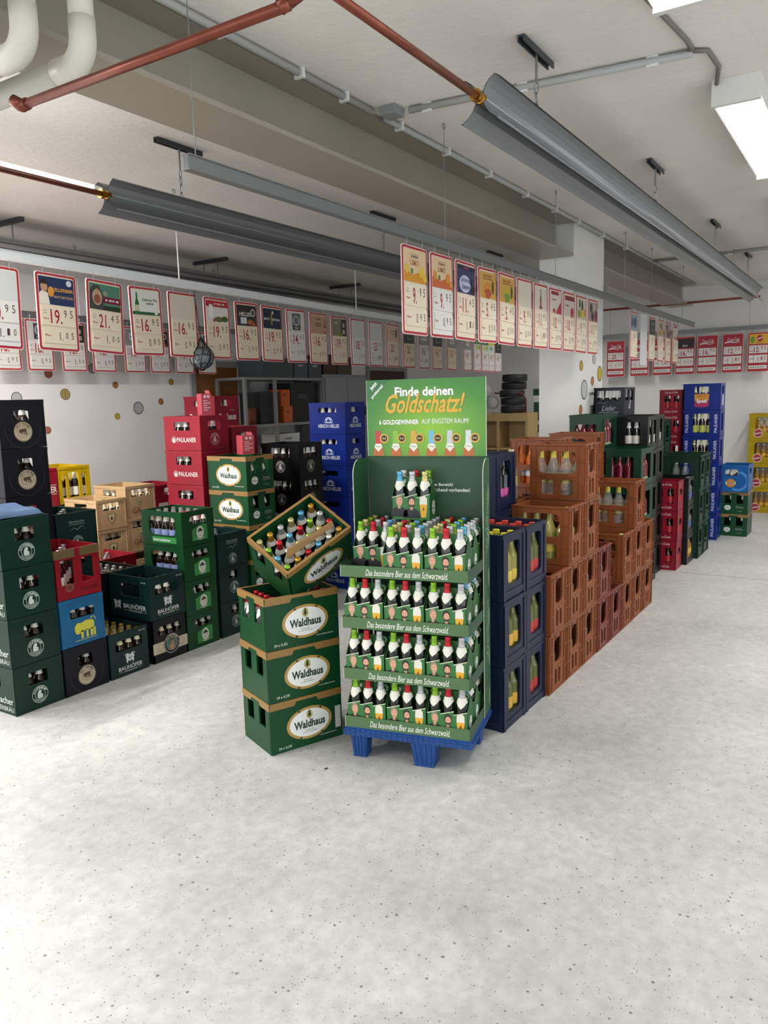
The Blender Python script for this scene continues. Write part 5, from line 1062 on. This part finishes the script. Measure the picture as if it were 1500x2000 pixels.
# power cable on the wall
b = MB().use(BLACK); b.path([(7.22,6.58,2.9),(7.2,6.57,2.3),(7.23,6.57,1.9),(7.2,6.57,1.5),(7.24,6.57,1.2)], .012, 6); solo('wall_cable', b, 'black cable hanging on left wall beside the brown door', 'cable', smooth=True)
# ------------------------------------------------------------------ tyre shelf behind the pillar
ply = mat('light_wood', srgb('b79a68'), .5, noise=.08, nscale=5)
t = root('wood_shelf', 'light wood cube shelf carrying tyres behind the display', 'shelf', (10.85, 4.42, 0))
b = MB().use(ply); b.box(0, .4, 0, 1.5, 1.33, 1.45); part('top_board', b, t)
for y in (0, .46, .92, 1.46): b = MB().use(ply); b.box(.002, .4, y, y+.04, 0, 1.33); part('divider', b, t)
for z in (.45, .9):
    b = MB().use(ply); b.box(.004, .4, .042, 1.458, z, z+.03); part('shelf_board', b, t)
b = MB().use(ply); b.box(.385, .4, .04, 1.46, 0, 1.33); part('back_board', b, t)
rub = mat('rubber', srgb('1d1f22'), .6, noise=.1)
TW = ['lowest', 'second', 'third', 'fourth', 'topmost']
for i in range(5):
    t = root('tyre', 'black tyre in the stack on the wood shelf, %s' % TW[i], 'tyre', (11.02+(.0, .01, -.02, .03, -.01)[i], 4.72+(0, .005, .01, .0, -.03)[i], 1.45+.115*i+.057), 0, 'tyres on the wood shelf')
    b = MB().use(rub); b.lathe([(.10,-.045),(.14,-.055),(.18,-.052),(.188,-.03),(.184,-.012),(.188,-.008),(.188,.008),(.184,.012),(.188,.03),(.18,.052),(.14,.055),(.10,.045),(.10,-.045)], 26, caps=False); part('tread', b, t, True)
    b = MB().use(P('2c2e31', .5)); b.torus((0,0,.05), .12, .006, 'z', 20, 5); part('bead', b, t, True)
t = root('wire_frame', 'red tubular frame in front of the tyres', 'frame', (10.88, 4.46, 1.45)); b = MB().use(P('6a2028', .4)); b.path([(0,0,0),(0,0,.20),(0,.03,.26),(0,.08,.29),(0,.5,.30)], .012, 8); part('tube_frame', b, t, True)
for y in (.18, .3): b = MB().use(P('6a2028', .4)); b.tube((0,y,0), (0,y,.295), .004, 5); part('frame_bar', b, t)
t = root('white_fan', 'white round-bladed fan beside the tyres', 'fan', (10.95, 5.12, 1.45)); b = MB().use(P('c4c4c0', .5))
for a in (90, 210, 330):
    c = (-.02, .115*math.cos(math.radians(a)), .22+.115*math.sin(math.radians(a)))
    bb = MB().use(P('c4c4c0', .5)); bb.lathe([(.001,-.035),(.085,-.025),(.10,0),(.085,.025),(.001,.035)], 16); o = part('fan_blade', bb, t, True); o.rotation_euler = (0, math.pi/2, 0); o.location = c
b.lathe([(.08,0),(.085,.01),(.05,.012),(.02,.03),(.02,.2)], 14); part('fan_foot', b, t, True)
# banner strip beside the pillar
t = root('banner', 'narrow dark green and white banner beside the pillar', 'banner', (11.34, 4.40, 0)); b = MB().use(P('cfd4cc', .6)); b.box(0, .012, 0, .13, .06, 1.80); part('banner_sheet', b, t)
FN = frame((0,.13,0), (0,-1,0), (0,0,1), (-1,0,0)); b = MB().use(P('17402c', .6)); b.rect(FN, 0, .13, 1.70, 1.80); b.rect(FN, .01, .12, 1.32, 1.60); b.rect(FN, 0, .13, 1.14, 1.26); b.use(P('131c26', .6)); b.rect(FN, .01, .12, .5, 1.05); part('banner_print', b, t)
b = MB().use(strut); b.box(-.08, .1, -.02, .15, 0, .06); part('banner_foot', b, t)
# small debris on the floor by the pallet
b = MB().use(P('3a2f28', .8)); b.raw([(2.70,2.10,.001),(2.72,2.095,.001),(2.724,2.105,.001),(2.706,2.112,.001),(2.712,2.103,.006)], [(0,1,4),(1,2,4),(2,3,4),(3,0,4),(0,3,2,1)]); solo('debris_chip', b, 'tiny dark chip on the floor before the gold-rimmed stack', 'debris')
